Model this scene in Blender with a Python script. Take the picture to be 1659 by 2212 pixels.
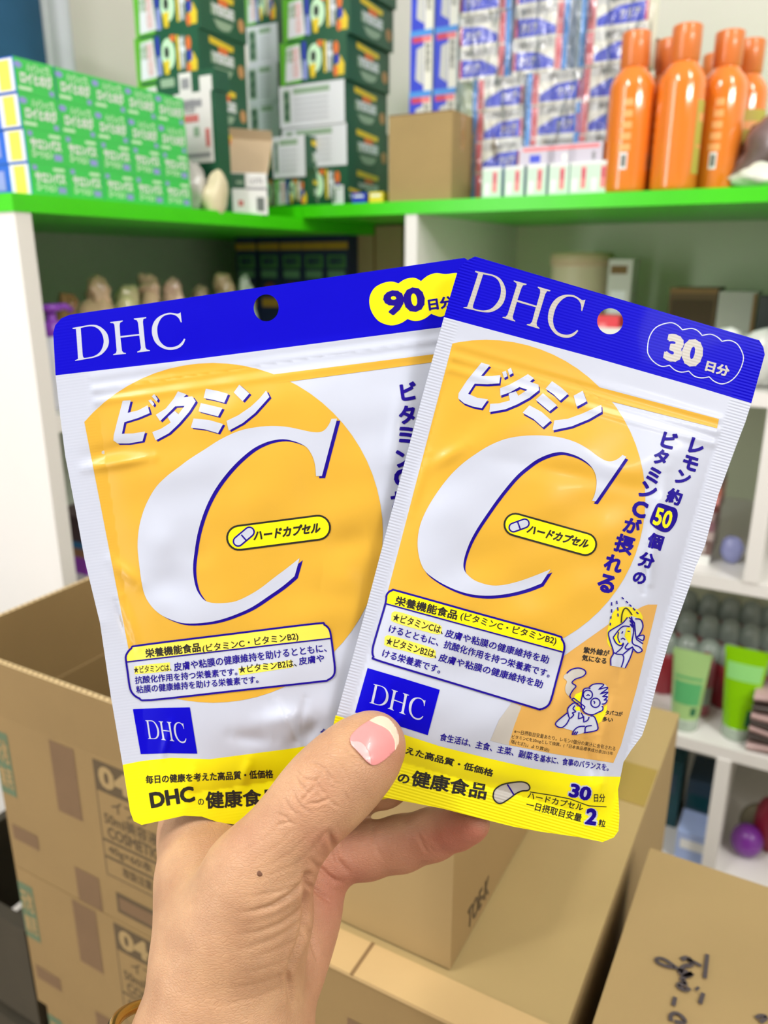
import bpy, bmesh, math, random
import numpy as np
from mathutils import Vector, Matrix
from mathutils.geometry import tessellate_polygon, delaunay_2d_cdt
from mathutils.bvhtree import BVHTree

random.seed(11)
RNG = np.random.default_rng(5)
for o in list(bpy.data.objects):
    bpy.data.objects.remove(o)
SC = bpy.context.scene
COL = SC.collection

# ------------------------------------------------------------------ camera
F, CX, CY = 1700.0, 829.5, 1106.0
PITCH = math.radians(17.35)
EYE = Vector((0.0, 0.0, 1.16))
RIGHT = Vector((1, 0, 0))
FWD = Vector((0, math.cos(PITCH), -math.sin(PITCH)))
UP = Vector((0, math.sin(PITCH), math.cos(PITCH)))
cd = bpy.data.cameras.new('camera')
cam = bpy.data.objects.new('camera', cd)
COL.objects.link(cam)
cam.matrix_world = Matrix.Translation(EYE) @ Matrix((RIGHT, UP, -FWD)).transposed().to_4x4()
cd.sensor_width = 36.0
cd.lens = F / 2212.0 * 36.0
cd.clip_start = 0.01
cd.dof.use_dof = True
cd.dof.focus_distance = 0.256
cd.dof.aperture_fstop = 12.0
SC.camera = cam

# ------------------------------------------------------------------ view and light
SC.view_settings.view_transform = 'Standard'
SC.view_settings.look = 'None'
SC.view_settings.gamma = 1.0
SC.view_settings.use_curve_mapping = False
SC.view_settings.exposure = -0.16
SC.cycles.use_denoising = True
SC.cycles.max_bounces = 8
SC.cycles.diffuse_bounces = 6
wd = bpy.data.worlds.new('room_air')
wd.use_nodes = True
wd.node_tree.nodes['Background'].inputs[0].default_value = (1.0, 0.98, 0.95, 1)
wd.node_tree.nodes['Background'].inputs[1].default_value = 0.24
SC.world = wd

def lamp(name, loc, size, power, target, color=(1, 0.985, 0.965)):
    l = bpy.data.lights.new(name, 'AREA')
    l.shape = 'RECTANGLE'
    l.size, l.size_y = size
    l.energy = power
    l.color = color
    o = bpy.data.objects.new(name, l)
    o.location = loc
    d = Vector(target) - Vector(loc)
    o.rotation_euler = d.to_track_quat('-Z', 'Y').to_euler()
    COL.objects.link(o)
    return o

LAMPS = [  # assumed tube lamps, none of them in view
    ('assumed_tube_light', (-0.80, -0.05, 2.52), (0.16, 1.2), 33.0, (-0.60, 0.45, 0.0)),
    ('assumed_tube_light', (0.85, 0.05, 2.52), (0.16, 1.2), 25.0, (0.75, 0.55, 0.0)),
    ('assumed_tube_light', (1.35, -1.25, 2.15), (1.2, 0.16), 22.0, (0.45, 1.1, 0.9)),  # fill lamp added to reach into the shelf bays
]
# assumed tall window left of the camera, added for bottle streaks and side light
lamp('assumed_window_light', (-1.46, -0.28, 1.52), (0.24, 1.9), 14.0, (0.15, 0.9, 1.52), (0.93, 0.97, 1.0))
for a in LAMPS:
    lamp(*a)

# ------------------------------------------------------------------ helpers
def ray(px, py):
    return RIGHT * ((px - CX) / F) - UP * ((py - CY) / F) + FWD

def P(px, py, z):
    return EYE + ray(px, py) * z

def lin(c):
    out = []
    for v in c[:3]:
        v = v / 255.0
        out.append(v / 12.92 if v <= 0.04045 else ((v + 0.055) / 1.055) ** 2.4)
    return (out[0], out[1], out[2], 1.0)

MATS = {}
def mat(name, rgb, rough=0.5, spec=0.5, metal=0.0, vary=0.0, vscale=8.0, bump=0.0, bscale=60.0, coat=0.0, trans=0.0, alpha=1.0, emit=0.0, stretch=None):
    """A procedural material: one base colour, gently varied by noise, with optional fine bump."""
    if name in MATS:
        return MATS[name]
    m = bpy.data.materials.new(name)
    m.use_nodes = True
    nt = m.node_tree
    b = nt.nodes['Principled BSDF']
    c = lin(rgb)
    b.inputs['Base Color'].default_value = c
    b.inputs['Roughness'].default_value = rough
    b.inputs['Specular IOR Level'].default_value = spec
    b.inputs['Metallic'].default_value = metal
    b.inputs['Coat Weight'].default_value = coat
    b.inputs['Coat Roughness'].default_value = 0.08
    b.inputs['Transmission Weight'].default_value = trans
    b.inputs['Alpha'].default_value = alpha
    if emit:
        b.inputs['Emission Color'].default_value = c
        b.inputs['Emission Strength'].default_value = emit
    tc = None
    if vary or bump:
        tc = nt.nodes.new('ShaderNodeTexCoord')
        mp = nt.nodes.new('ShaderNodeMapping')
        nt.links.new(tc.outputs['Object'], mp.inputs['Vector'])
        if stretch:
            mp.inputs['Scale'].default_value = stretch
    if vary:
        n = nt.nodes.new('ShaderNodeTexNoise')
        n.inputs['Scale'].default_value = vscale
        n.inputs['Detail'].default_value = 4
        nt.links.new(mp.outputs[0], n.inputs['Vector'])
        r = nt.nodes.new('ShaderNodeValToRGB')
        r.color_ramp.elements[0].position = 0.3
        r.color_ramp.elements[1].position = 0.7
        r.color_ramp.elements[0].color = (c[0] * (1 - vary), c[1] * (1 - vary), c[2] * (1 - vary), 1)
        r.color_ramp.elements[1].color = (min(1, c[0] * (1 + vary)), min(1, c[1] * (1 + vary)), min(1, c[2] * (1 + vary)), 1)
        nt.links.new(n.outputs['Fac'], r.inputs['Fac'])
        nt.links.new(r.outputs['Color'], b.inputs['Base Color'])
    if bump:
        n2 = nt.nodes.new('ShaderNodeTexNoise')
        n2.inputs['Scale'].default_value = bscale
        n2.inputs['Detail'].default_value = 3
        nt.links.new(mp.outputs[0], n2.inputs['Vector'])
        bp = nt.nodes.new('ShaderNodeBump')
        bp.inputs['Strength'].default_value = bump
        bp.inputs['Distance'].default_value = 0.002
        nt.links.new(n2.outputs['Fac'], bp.inputs['Height'])
        nt.links.new(bp.outputs['Normal'], b.inputs['Normal'])
    MATS[name] = m
    return m

def tag(o, label=None, cat=None, group=None, kind=None):
    if label: o['label'] = label
    if cat: o['category'] = cat
    if group: o['group'] = group
    if kind: o['kind'] = kind
    return o

def empty(name, loc, rz=0.0):
    o = bpy.data.objects.new(name, None)
    o.empty_display_size = 0.02
    o.location = loc
    o.rotation_euler = (0, 0, rz)
    COL.objects.link(o)
    return o

def copy_tree(o, parent=None):
    c = o.copy()
    COL.objects.link(c)
    if parent is not None:
        c.parent = parent
    for ch in list(o.children):
        copy_tree(ch, c)
    return c

_font = bpy.data.curves.new('lettering', 'FONT')
_fo = bpy.data.objects.new('lettering', _font)
COL.objects.link(_fo)
_fo.hide_render = True
_TC, _CC = {}, {}
def _eval_text(s, shear):
    _font.body = s
    _font.shear = shear
    _font.size = 1.0
    _font.resolution_u = 3
    dg = bpy.context.evaluated_depsgraph_get()
    dg.update()
    ev = _fo.evaluated_get(dg)
    me = ev.to_mesh()
    v = [(p.co.x, p.co.y) for p in me.vertices]
    fs, ed = [], {}
    for p in me.polygons:
        f = list(p.vertices)
        for i in range(len(f)):
            e = (min(f[i], f[i - 1]), max(f[i], f[i - 1]))
            ed[e] = ed.get(e, 0) + 1
        ar = sum(v[f[i]][0] * v[f[(i + 1) % len(f)]][1] - v[f[(i + 1) % len(f)]][0] * v[f[i]][1] for i in range(len(f)))
        if abs(ar) > 1e-9:
            fs.append(f if ar > 0 else f[::-1])
    ev.to_mesh_clear()
    return v, fs, ed

def _bold_char(ch, bold, shear):
    """One letter, thickened: a ribbon along every outline edge, then everything merged into one flat layer."""
    k = (ch, bold, shear)
    if k in _CC:
        return _CC[k]
    v, fs, ed = _eval_text(ch, shear)
    n0, first = len(v), (v[0] if v else (0, 0))
    v = list(v)
    for (i, j), c in ed.items():
        if c != 1:
            continue
        (x0, y0), (x1, y1) = v[i], v[j]
        L = math.hypot(x1 - x0, y1 - y0)
        if L < 1e-5:
            continue
        tx, ty = (x1 - x0) / L * bold, (y1 - y0) / L * bold
        n = len(v)
        v += [(x0 - .6 * tx - ty, y0 - .6 * ty + tx), (x0 - .6 * tx + ty, y0 - .6 * ty - tx), (x1 + .6 * tx + ty, y1 + .6 * ty - tx), (x1 + .6 * tx - ty, y1 + .6 * ty + tx)]
        fs.append([n, n + 1, n + 2, n + 3])
    if not fs:
        _CC[k] = (n0, first, np.zeros((0, 2)), [])
        return _CC[k]
    use = sorted({i for f in fs for i in f})
    mp = {i: j for j, i in enumerate(use)}
    eds = list({(min(mp[f[i]], mp[f[i - 1]]), max(mp[f[i]], mp[f[i - 1]])) for f in fs for i in range(len(f))})
    r = delaunay_2d_cdt([Vector(v[i]) for i in use], eds, [], 0, 1e-5)
    q = np.array([(p.x, p.y) for p in r[0]])
    tri = np.array([f for f in r[2] if len(f) == 3])
    cen = q[tri].mean(1)
    inside = np.zeros(len(tri), bool)
    for f in fs:
        p = np.array([v[i] for i in f])
        ok = np.ones(len(tri), bool)
        for i in range(len(p)):
            a_, b_ = p[i - 1], p[i]
            ok &= (b_[0] - a_[0]) * (cen[:, 1] - a_[1]) - (b_[1] - a_[1]) * (cen[:, 0] - a_[0]) >= -1e-9
        inside |= ok
    e1, e2 = q[tri[:, 1]] - q[tri[:, 0]], q[tri[:, 2]] - q[tri[:, 0]]
    ar = e1[:, 0] * e2[:, 1] - e1[:, 1] * e2[:, 0]
    out = [list(map(int, t if z > 0 else t[::-1])) for t, z, w in zip(tri, ar, inside) if w and abs(z) > 1e-9]
    _CC[k] = (n0, first, q, out)
    return _CC[k]

def text_mesh(s, bold=0.0, shear=0.0):
    """2D triangulated lettering, its bounding box scaled to the unit square; returns (verts, faces, width / height)."""
    bold = min((0.0, .016, .03, .046, .06, .13), key=lambda q: abs(q - bold)) if bold else 0.0
    k = (s, bold, shear)
    if k in _TC:
        return _TC[k]
    v, fs, _ed = _eval_text(s, shear)
    if bold:
        full, v2, f2, pos = v, [], [], 0
        for ch in reversed(s):                 # the mesh lists its letters from the last to the first
            n0, first, q, t = _bold_char(ch, bold, shear)
            if n0 == 0:
                continue
            d = np.array(full[pos]) - np.array(first)
            pos += n0
            n = len(v2)
            v2 += [tuple(p) for p in q + d]
            f2 += [[n + i for i in f] for f in t]
        v, fs = v2, f2
    v = np.array(v)
    used = v[sorted({i for f in fs for i in f})]
    mn, mx = used.min(0), used.max(0)
    sz = np.maximum(mx - mn, 1e-6)
    _TC[k] = ((v - mn) / sz, fs, sz[0] / sz[1])
    return _TC[k]

class MB:
    """Collects faces and links them as ONE mesh object."""
    def __init__(self):
        self.v, self.f, self.mi, self.mats, self.sm = [], [], [], [], []
    def m(self, mt):
        if mt not in self.mats:
            self.mats.append(mt)
        return self.mats.index(mt)
    def face(self, pts, mt, smooth=False):
        n = len(self.v)
        self.v += [tuple(p) for p in pts]
        self.f.append(list(range(n, n + len(pts))))
        self.mi.append(self.m(mt))
        self.sm.append(smooth)
    def grid(self, rows, mt, smooth=True, closed=False):
        n, w = len(self.v), len(rows[0])
        for r in rows:
            self.v += [tuple(p) for p in r]
        k = self.m(mt)
        for i in range(len(rows) - 1):
            for j in range(w if closed else w - 1):
                a, b = n + i * w + j, n + i * w + (j + 1) % w
                self.f.append([a, b, b + w, a + w])
                self.mi.append(k)
                self.sm.append(smooth)
    def box(self, x0, x1, y0, y1, z0, z1, mt, skip=''):
        p = [(x0, y0, z0), (x1, y0, z0), (x1, y1, z0), (x0, y1, z0), (x0, y0, z1), (x1, y0, z1), (x1, y1, z1), (x0, y1, z1)]
        for nm, q in (('f', (0, 1, 5, 4)), ('r', (1, 2, 6, 5)), ('b', (2, 3, 7, 6)), ('l', (3, 0, 4, 7)), ('t', (4, 5, 6, 7)), ('d', (3, 2, 1, 0))):
            if nm not in skip:
                mm = mt.get(nm, mt['*']) if isinstance(mt, dict) else mt
                self.face([p[i] for i in q], mm)
    def lathe(self, prof, mt, n=32, c=(0, 0, 0), smooth=True):
        rows = [[(c[0] + r * math.cos(2 * math.pi * j / n), c[1] + r * math.sin(2 * math.pi * j / n), c[2] + z) for j in range(n)] for r, z in prof]
        self.grid(rows, mt, smooth, True)
    def tube(self, pts, r, mt, n=10, cap=True):
        pts = [Vector(p) for p in pts]
        rows = []
        for i, p in enumerate(pts):
            t = (pts[min(i + 1, len(pts) - 1)] - pts[max(i - 1, 0)]).normalized()
            s = t.cross(Vector((0.13, 0.31, 0.94))).normalized()
            q = t.cross(s)
            rr = r[i] if isinstance(r, (list, tuple)) else r
            rows.append([p + (s * math.cos(2 * math.pi * j / n) + q * math.sin(2 * math.pi * j / n)) * rr for j in range(n)])
        self.grid(rows, mt, True, True)
        if cap:
            self.face(rows[0][::-1], mt)
            self.face(rows[-1], mt)
    def on(self, fr, u0, v0, u1, v1, mt, layer=1):
        """A printed rectangle on the face frame fr = (origin, U, V, normal); u, v run 0..1."""
        self.pl(fr, [(u0, v0), (u1, v0), (u1, v1), (u0, v1)], mt, layer)
    def pl(self, fr, uv, mt, layer=1):
        o, U, V, N = (Vector(q) for q in fr)
        self.face([o + U * u + V * v + N * (0.00025 * layer) for u, v in uv], mt)
    def txt(self, fr, s, u0, v0, u1, v1, mt, layer=2, bold=0.02, shear=0.0):
        o, U, V, N = (Vector(q) for q in fr)
        vs, fs, _ = text_mesh(s, bold, shear)
        n = len(self.v)
        for x, y in vs:
            self.v.append(tuple(o + U * (u0 + (u1 - u0) * x) + V * (v0 + (v1 - v0) * y) + N * (0.00025 * layer)))
        k = self.m(mt)
        for f in fs:
            self.f.append([n + i for i in f])
            self.mi.append(k)
            self.sm.append(False)
    def build(self, name, parent=None, loc=None, rz=None, bevel=0.0):
        me = bpy.data.meshes.new(name)
        me.from_pydata(self.v, [], self.f)
        for q in self.mats:
            me.materials.append(q)
        me.polygons.foreach_set('material_index', self.mi)
        me.polygons.foreach_set('use_smooth', self.sm)
        me.update()
        if any(self.sm):
            bm = bmesh.new()
            bm.from_mesh(me)
            bmesh.ops.remove_doubles(bm, verts=bm.verts, dist=1e-6)
            bm.to_mesh(me)
            bm.free()
        o = bpy.data.objects.new(name, me)
        COL.objects.link(o)
        if parent is not None:
            o.parent = parent
        if loc is not None:
            o.location = loc
        if rz is not None:
            o.rotation_euler = (0, 0, rz)
        if bevel:
            bv = o.modifiers.new('edge', 'BEVEL')
            bv.width = bevel
            bv.segments = 2
        return o

def cuboid_faces(w, d, h):
    """Face frames of a box whose front face lies in y = 0, x centred, z from 0."""
    return {'f': ((-w / 2, 0, 0), (w, 0, 0), (0, 0, h), (0, -1, 0)),
            'r': ((w / 2, 0, 0), (0, d, 0), (0, 0, h), (1, 0, 0)),
            'l': ((-w / 2, d, 0), (0, -d, 0), (0, 0, h), (-1, 0, 0)),
            't': ((-w / 2, 0, h), (w, 0, 0), (0, d, 0), (0, 0, 1))}
# ------------------------------------------------------------------ the two pouches
def film(name, rgb, rough=0.33, spec=0.33, metal=0.0, coat=0.06):
    """Glossy printed film with heat-seal ribs: rib height comes from the sheet's own coordinates."""
    if name in MATS:
        return MATS[name]
    m = mat(name, rgb, rough=rough, spec=spec, metal=metal, coat=coat)
    nt = m.node_tree
    b = nt.nodes['Principled BSDF']
    av = nt.nodes.new('ShaderNodeAttribute'); av.attribute_name = 'down'
    am = nt.nodes.new('ShaderNodeAttribute'); am.attribute_name = 'seal'
    mu = nt.nodes.new('ShaderNodeMath'); mu.operation = 'MULTIPLY'; mu.inputs[1].default_value = 2 * math.pi / 6.6
    si = nt.nodes.new('ShaderNodeMath'); si.operation = 'SINE'
    hm = nt.nodes.new('ShaderNodeMath'); hm.operation = 'MULTIPLY'
    nt.links.new(av.outputs['Fac'], mu.inputs[0])
    nt.links.new(mu.outputs[0], si.inputs[0])
    nt.links.new(si.outputs[0], hm.inputs[0])
    nt.links.new(am.outputs['Fac'], hm.inputs[1])
    bp = nt.nodes.new('ShaderNodeBump')
    bp.inputs['Strength'].default_value = 0.4
    bp.inputs['Distance'].default_value = 0.00012
    nt.links.new(hm.outputs[0], bp.inputs['Height'])
    nt.links.new(bp.outputs['Normal'], b.inputs['Normal'])
    return m

WHITE = film('film_white', (190, 196, 213))
GREYW = film('film_grey_white', (184, 180, 174))
GOLD = film('film_gold', (214, 166, 54))
TAN = film('film_tan_gold', (210, 162, 84))
BLUE = film('film_blue', (6, 0, 192), rough=0.42, spec=0.10, coat=0.02)
NAVY = film('film_navy', (26, 4, 138), rough=0.42, spec=0.12, coat=0.02)
YEL = film('film_yellow', (242, 230, 8))
HIY = film('film_pale_yellow', (238, 224, 84))
OLV = film('film_lemon', (226, 212, 30))
BLK = film('film_black', (34, 32, 30), rough=0.4)

def tr(x0, y0, s, pts):
    return [((p[0] / s + x0, p[1] / s + y0) + tuple(p[2:])) for p in pts]

def spline(pts, n=5, closed=True):
    """Catmull-Rom through the points; a third item marks a sharp corner."""
    N = len(pts)
    out = []
    for i in range(N if closed else N - 1):
        p1, p2 = pts[i], pts[(i + 1) % N]
        p0 = pts[i - 1] if (closed or i > 0) and len(p1) < 3 else p1
        p3 = pts[(i + 2) % N] if (closed or i + 2 < N) and len(p2) < 3 else p2
        for k in range(n):
            t = k / n
            out.append(tuple(0.5 * (2 * p1[c] + (p2[c] - p0[c]) * t + (2 * p0[c] - 5 * p1[c] + 4 * p2[c] - p3[c]) * t * t + (3 * p1[c] - p0[c] - 3 * p2[c] + p3[c]) * t ** 3) for c in (0, 1)))
    if not closed:
        out.append(tuple(pts[-1][:2]))
    return out

def circle(cx, cy, rx, ry=None, n=48):
    ry = ry or rx
    return [(cx + rx * math.cos(2 * math.pi * i / n), cy + ry * math.sin(2 * math.pi * i / n)) for i in range(n)]

def stadium(a, b, r, n=12):
    ang = math.atan2(b[1] - a[1], b[0] - a[0])
    return [(b[0] + r * math.cos(ang - math.pi / 2 + math.pi * i / n), b[1] + r * math.sin(ang - math.pi / 2 + math.pi * i / n)) for i in range(n + 1)] + \
           [(a[0] + r * math.cos(ang + math.pi / 2 + math.pi * i / n), a[1] + r * math.sin(ang + math.pi / 2 + math.pi * i / n)) for i in range(n + 1)]

def clip(poly, a, b):
    """Keep the part of poly to the right (in picture axes, y down) of the line a -> b."""
    side = lambda p: (b[0] - a[0]) * (p[1] - a[1]) - (b[1] - a[1]) * (p[0] - a[0])
    out = []
    for i in range(len(poly)):
        p, q = poly[i], poly[(i + 1) % len(poly)]
        sp, sq = side(p), side(q)
        if sp >= 0:
            out.append(p)
        if (sp >= 0) != (sq >= 0):
            t = sp / (sp - sq)
            out.append((p[0] + (q[0] - p[0]) * t, p[1] + (q[1] - p[1]) * t))
    return out

class Print:
    """Flat artwork of one sheet: 2D shapes with an ink and a printing order."""
    def __init__(self):
        self.items = []
    def poly(self, pts, ink, layer, holes=()):
        loops = [[Vector((p[0], p[1], 0)) for p in pts]] + [[Vector((p[0], p[1], 0)) for p in h] for h in holes]
        flat = [(p.x, p.y) for l in loops for p in l]
        self.items.append((flat, [list(t) for t in tessellate_polygon(loops)], ink, layer))
    def stroke(self, pts, w, ink, layer, closed=False):
        P_ = [Vector((p[0], p[1])) for p in pts]
        n = len(P_)
        L, R = [], []
        for i in range(n):
            a = P_[i - 1] if (i > 0 or closed) else P_[i]
            b = P_[(i + 1) % n] if (i < n - 1 or closed) else P_[i]
            t = (b - a)
            t = t.normalized() if t.length > 1e-9 else Vector((1, 0))
            nn = Vector((-t.y, t.x)) * (w / 2)
            L.append(P_[i] + nn); R.append(P_[i] - nn)
        vs = [tuple(p) for p in L] + [tuple(p) for p in R]
        fs = [[i, (i + 1) % n, n + (i + 1) % n, n + i] for i in range(n if closed else n - 1)]
        self.items.append((vs, fs, ink, layer))
    def text(self, s, p0, p1, h, ink, layer, bold=0.0, shear=0.0, lean=None):
        vs, fs, _ = text_mesh(s, bold, shear)
        dx, dy = p1[0] - p0[0], p1[1] - p0[1]
        L = math.hypot(dx, dy)
        ux, uy = (dy / L, -dx / L) if lean is None else lean
        self.items.append(([(p0[0] + dx * x + ux * h * y, p0[1] + dy * x + uy * h * y) for x, y in vs], fs, ink, layer))
    def glyph(self, s, c, size, deg, ink, layer, bold=0.0, wid=None):
        """One letter centred on c."""
        vs, fs, asp = text_mesh(s, bold)
        h = size if asp < 1.0 else size / asp
        w = h * asp
        if wid: w = wid
        a = math.radians(deg)
        ca, sa = math.cos(a), math.sin(a)
        self.items.append(([(c[0] + (x - .5) * w * ca + (y - .5) * h * sa, c[1] + (x - .5) * w * sa - (y - .5) * h * ca) for x, y in vs], fs, ink, layer))

class Sheet:
    def __init__(self, O, deg, Wd, Ht, z0, seal, zipv, bot, bulge, seed, creases=(), bumps=(), rib=1.0, tilt=(0, 0), foot=0.0):
        self.O, self.a = O, math.radians(deg)
        self.W, self.H, self.z0, self.seal, self.zipv, self.bot, self.bulge = Wd, Ht, z0, seal, zipv, bot, bulge
        self.creases, self.bumps, self.rib, self.tilt, self.foot = creases, bumps, rib, tilt, foot
        r = np.random.default_rng(seed)
        self.w = [(2 * math.pi / r.uniform(90, 330), r.uniform(0, 2 * math.pi), r.uniform(0, 6.28), r.uniform(.6, 1.4)) for _ in range(14)]
    def uv(self, x, y):
        c, s = math.cos(self.a), math.sin(self.a)
        return (x - self.O[0]) * c + (y - self.O[1]) * s, -(x - self.O[0]) * s + (y - self.O[1]) * c
    def height(self, x, y, back=False):
        u, v = self.uv(x, y)
        s = np.clip((u - self.seal) / (self.W - 2 * self.seal), 0, 1)
        t = np.clip((v - self.zipv) / (self.H - self.bot - self.zipv), 0, 1)
        inside = (1 - (2 * s - 1) ** 4) * (1 - (2 * t - 1) ** 6)
        h = self.bulge * inside * (0.75 + 0.25 * t)
        foot = self.foot * np.clip((v - self.H + 190) / 190, 0, 1) ** 2 * np.sin(u / 62.0 + 0.6) if self.foot else 0.0
        if back:
            return foot - h * 0.7 - 0.0006
        nz = sum(a * np.sin(k * (x * math.cos(d) + y * math.sin(d)) + p) for k, d, p, a in self.w) / 14
        h = h + 0.0016 * nz * (0.12 + 0.88 * np.clip(inside * 1.6, 0, 1))
        # press-to-close ridges
        for dv, am in ((-28, .00022), (0, .0006), (26, .0005)):
            h = h + am * np.exp(-((v - self.zipv - dv) / 10.0) ** 2) * np.clip((u - self.seal * .8) / 12, 0, 1) * np.clip((self.W - self.seal * .8 - u) / 12, 0, 1)
        for (x0, y0, x1, y1, w, am) in self.creases:
            L2 = (x1 - x0) ** 2 + (y1 - y0) ** 2
            q = np.clip(((x - x0) * (x1 - x0) + (y - y0) * (y1 - y0)) / L2, 0, 1)
            d = np.hypot(x - x0 - q * (x1 - x0), y - y0 - q * (y1 - y0))
            h = h + am * .001 * np.exp(-(d / w) ** 2) * (0.25 + 0.75 * np.sin(math.pi * np.clip(q, .05, .95)))
        for (x0, y0, r0, am) in self.bumps:
            h = h + am * .001 * np.exp(-((x - x0) ** 2 + (y - y0) ** 2) / r0 ** 2)
        return h + foot
    def pos(self, x, y, lift=0.0, back=False):
        u, v = self.uv(x, y)
        z = self.z0 + self.tilt[0] * (u - self.W / 2) * 1e-6 + self.tilt[1] * (v - self.H / 2) * 1e-6 - self.height(x, y, back) - lift
        return np.stack([(x - CX) / F * z, -(y - CY) / F * z, z], -1)
    def world(self, q):
        return EYE + RIGHT * q[0] + UP * q[1] + FWD * q[2]
    def sealmask(self, x, y):
        u, v = self.uv(x, y)
        e = np.minimum(u, self.W - u)
        m = np.clip((self.seal - 4 - e) / 8, 0, 1)
        m = np.maximum(m, np.clip((v - self.H + self.bot) / 20, 0, 1))
        m = np.maximum(m, 0.4 * np.clip((self.zipv * .62 - v) / 10, 0, 1))
        return m * self.rib
    def build(self, pr, name, parent, cell=5.0, back=False):
        """Drape the artwork over the sheet: one mesh, one material per ink."""
        inks, acc = [], {}
        for vs, fs, ink, layer in pr.items:
            acc.setdefault((ink.name, layer), (ink, []))[1].append((vs, fs))
        V, FC, MI, LF = [], [], [], []
        def slices(polys, ax):
            out = []
            for p in polys:
                c_ = [q[ax] for q in p]
                lo, hi = min(c_), max(c_)
                if hi - lo < cell * 1.2:
                    out.append(p)
                    continue
                k = math.floor(lo / cell) + 1
                while k * cell < hi - 1e-6:
                    c = k * cell
                    L, R = [], []
                    for i in range(len(p)):
                        u, w = p[i - 1], p[i]
                        if (u[ax] < c) != (w[ax] < c):
                            t = (c - u[ax]) / (w[ax] - u[ax])
                            m_ = (c, u[1] + (w[1] - u[1]) * t) if ax == 0 else (u[0] + (w[0] - u[0]) * t, c)
                            L.append(m_); R.append(m_)
                        (L if w[ax] < c else R).append(w)
                    if len(L) > 2: out.append(L)
                    p = R
                    k += 1
                if len(p) > 2: out.append(p)
            return out
        for (nm, layer), (ink, lst) in sorted(acc.items(), key=lambda k: k[0][1]):
            if ink not in inks: inks.append(ink)
            ki = inks.index(ink)
            polys = [[(float(vs[i][0]), float(vs[i][1])) for i in f] for vs, fs in lst for f in fs]
            seen = {}
            for p in slices(slices(polys, 0), 1):
                ar = sum(p[i - 1][0] * p[i][1] - p[i][0] * p[i - 1][1] for i in range(len(p)))
                if abs(ar) < 1e-7:
                    continue
                idx = []
                for q in p:
                    kk = (round(q[0], 4), round(q[1], 4))
                    if kk not in seen:
                        seen[kk] = len(V)
                        V.append(q); LF.append(layer)
                    if seen[kk] not in idx:
                        idx.append(seen[kk])
                if len(idx) < 3:
                    continue
                FC.append(idx[::-1] if (ar > 0) != back else idx)
                MI.append(ki)
        A = np.array(V)
        x, y = A[:, 0], A[:, 1]
        lift = np.array(LF) * 7e-5
        q = self.pos(x, y, lift, back)
        e = 0.6
        nx = self.pos(x + e, y, 0, back) - self.pos(x - e, y, 0, back)
        ny = self.pos(x, y + e, 0, back) - self.pos(x, y - e, 0, back)
        nr = np.cross(nx, ny)
        nr /= np.linalg.norm(nr, axis=1)[:, None]
        want = 1.0 if back else -1.0
        nr *= np.where(nr[:, 2:3] * want < 0, -1, 1)
        B = np.array([RIGHT[:], UP[:], FWD[:]])
        base = np.array(parent.location)
        co = q @ B + np.array(EYE) - base
        nrw = nr @ B
        me = bpy.data.meshes.new(name)
        me.from_pydata(co.tolist(), [], FC)
        for k in inks: me.materials.append(k)
        me.polygons.foreach_set('material_index', MI)
        me.polygons.foreach_set('use_smooth', [True] * len(FC))
        at = me.attributes.new('down', 'FLOAT', 'POINT'); at.data.foreach_set('value', self.uv(x, y)[1].astype(np.float32))
        at = me.attributes.new('seal', 'FLOAT', 'POINT'); at.data.foreach_set('value', self.sealmask(x, y).astype(np.float32))
        me.update()
        me.normals_split_custom_set_from_vertices(nrw.tolist())
        o = bpy.data.objects.new(name, me)
        COL.objects.link(o)
        o.parent = parent
        return o

D_OUT = [(147, 268), (260, 247), (370, 230), (450, 240), (520, 285), (565, 345), (582, 425), (570, 490), (535, 545), (480, 592), (400, 622), (290, 642), (178, 662), (178, 655), (205, 640), (212, 610), (190, 300), (180, 282), (150, 280)]
D_IN = [(245, 268), (350, 248), (420, 258), (475, 300), (508, 360), (520, 430), (505, 500), (470, 560), (400, 605), (300, 625), (275, 615), (268, 580)]
H_OUT = [(598, 198), (748, 178), (748, 188), (715, 205), (710, 240), (718, 365), (945, 340), (930, 205), (915, 175), (880, 165), (880, 155), (1028, 138), (1028, 150), (995, 160), (988, 195), (1018, 500), (1035, 525), (1072, 535), (1072, 543), (922, 560), (922, 550), (955, 535), (965, 505), (945, 357), (720, 385), (738, 540), (755, 562), (785, 568), (785, 576), (633, 592), (633, 583), (665, 570), (675, 540), (648, 230), (635, 212), (598, 207)]
C_OUT = [(1438, 80), (1452, 200), (1440, 200), (1415, 150), (1370, 115), (1310, 105), (1240, 125), (1195, 170), (1165, 240), (1160, 310), (1175, 390), (1210, 450), (1265, 490), (1330, 498), (1400, 480), (1450, 440), (1480, 395), (1495, 402), (1470, 460), (1420, 505), (1350, 527), (1270, 525), (1190, 490), (1130, 430), (1098, 340), (1100, 250), (1135, 175), (1200, 120), (1290, 88), (1350, 90), (1400, 98), (1425, 90)]
def serif_letters(pr, dst, ink, layer):
    """The three serif capitals, placed by three landmarks: top left, bottom left, right end of the last letter's tail."""
    src = np.array([(147, 268, 1), (178, 660, 1), (1488, 398, 1)], float)
    A = np.linalg.solve(src, np.array(dst, float))
    g = lambda pts: [tuple(np.array([p[0], p[1], 1.0]) @ A) for p in pts]
    crn = {(147, 268), (178, 662), (178, 655), (150, 280), (245, 268), (268, 580), (1438, 80), (1452, 200), (1440, 200), (1480, 395), (1495, 402)}
    sp_ = lambda pts: g(spline([p + (1,) if p in crn else p for p in pts], 4))
    pr.poly(sp_(D_OUT), ink, layer, [sp_(D_IN)])
    pr.poly(g(H_OUT), ink, layer)
    pr.poly(sp_(C_OUT), ink, layer)

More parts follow.
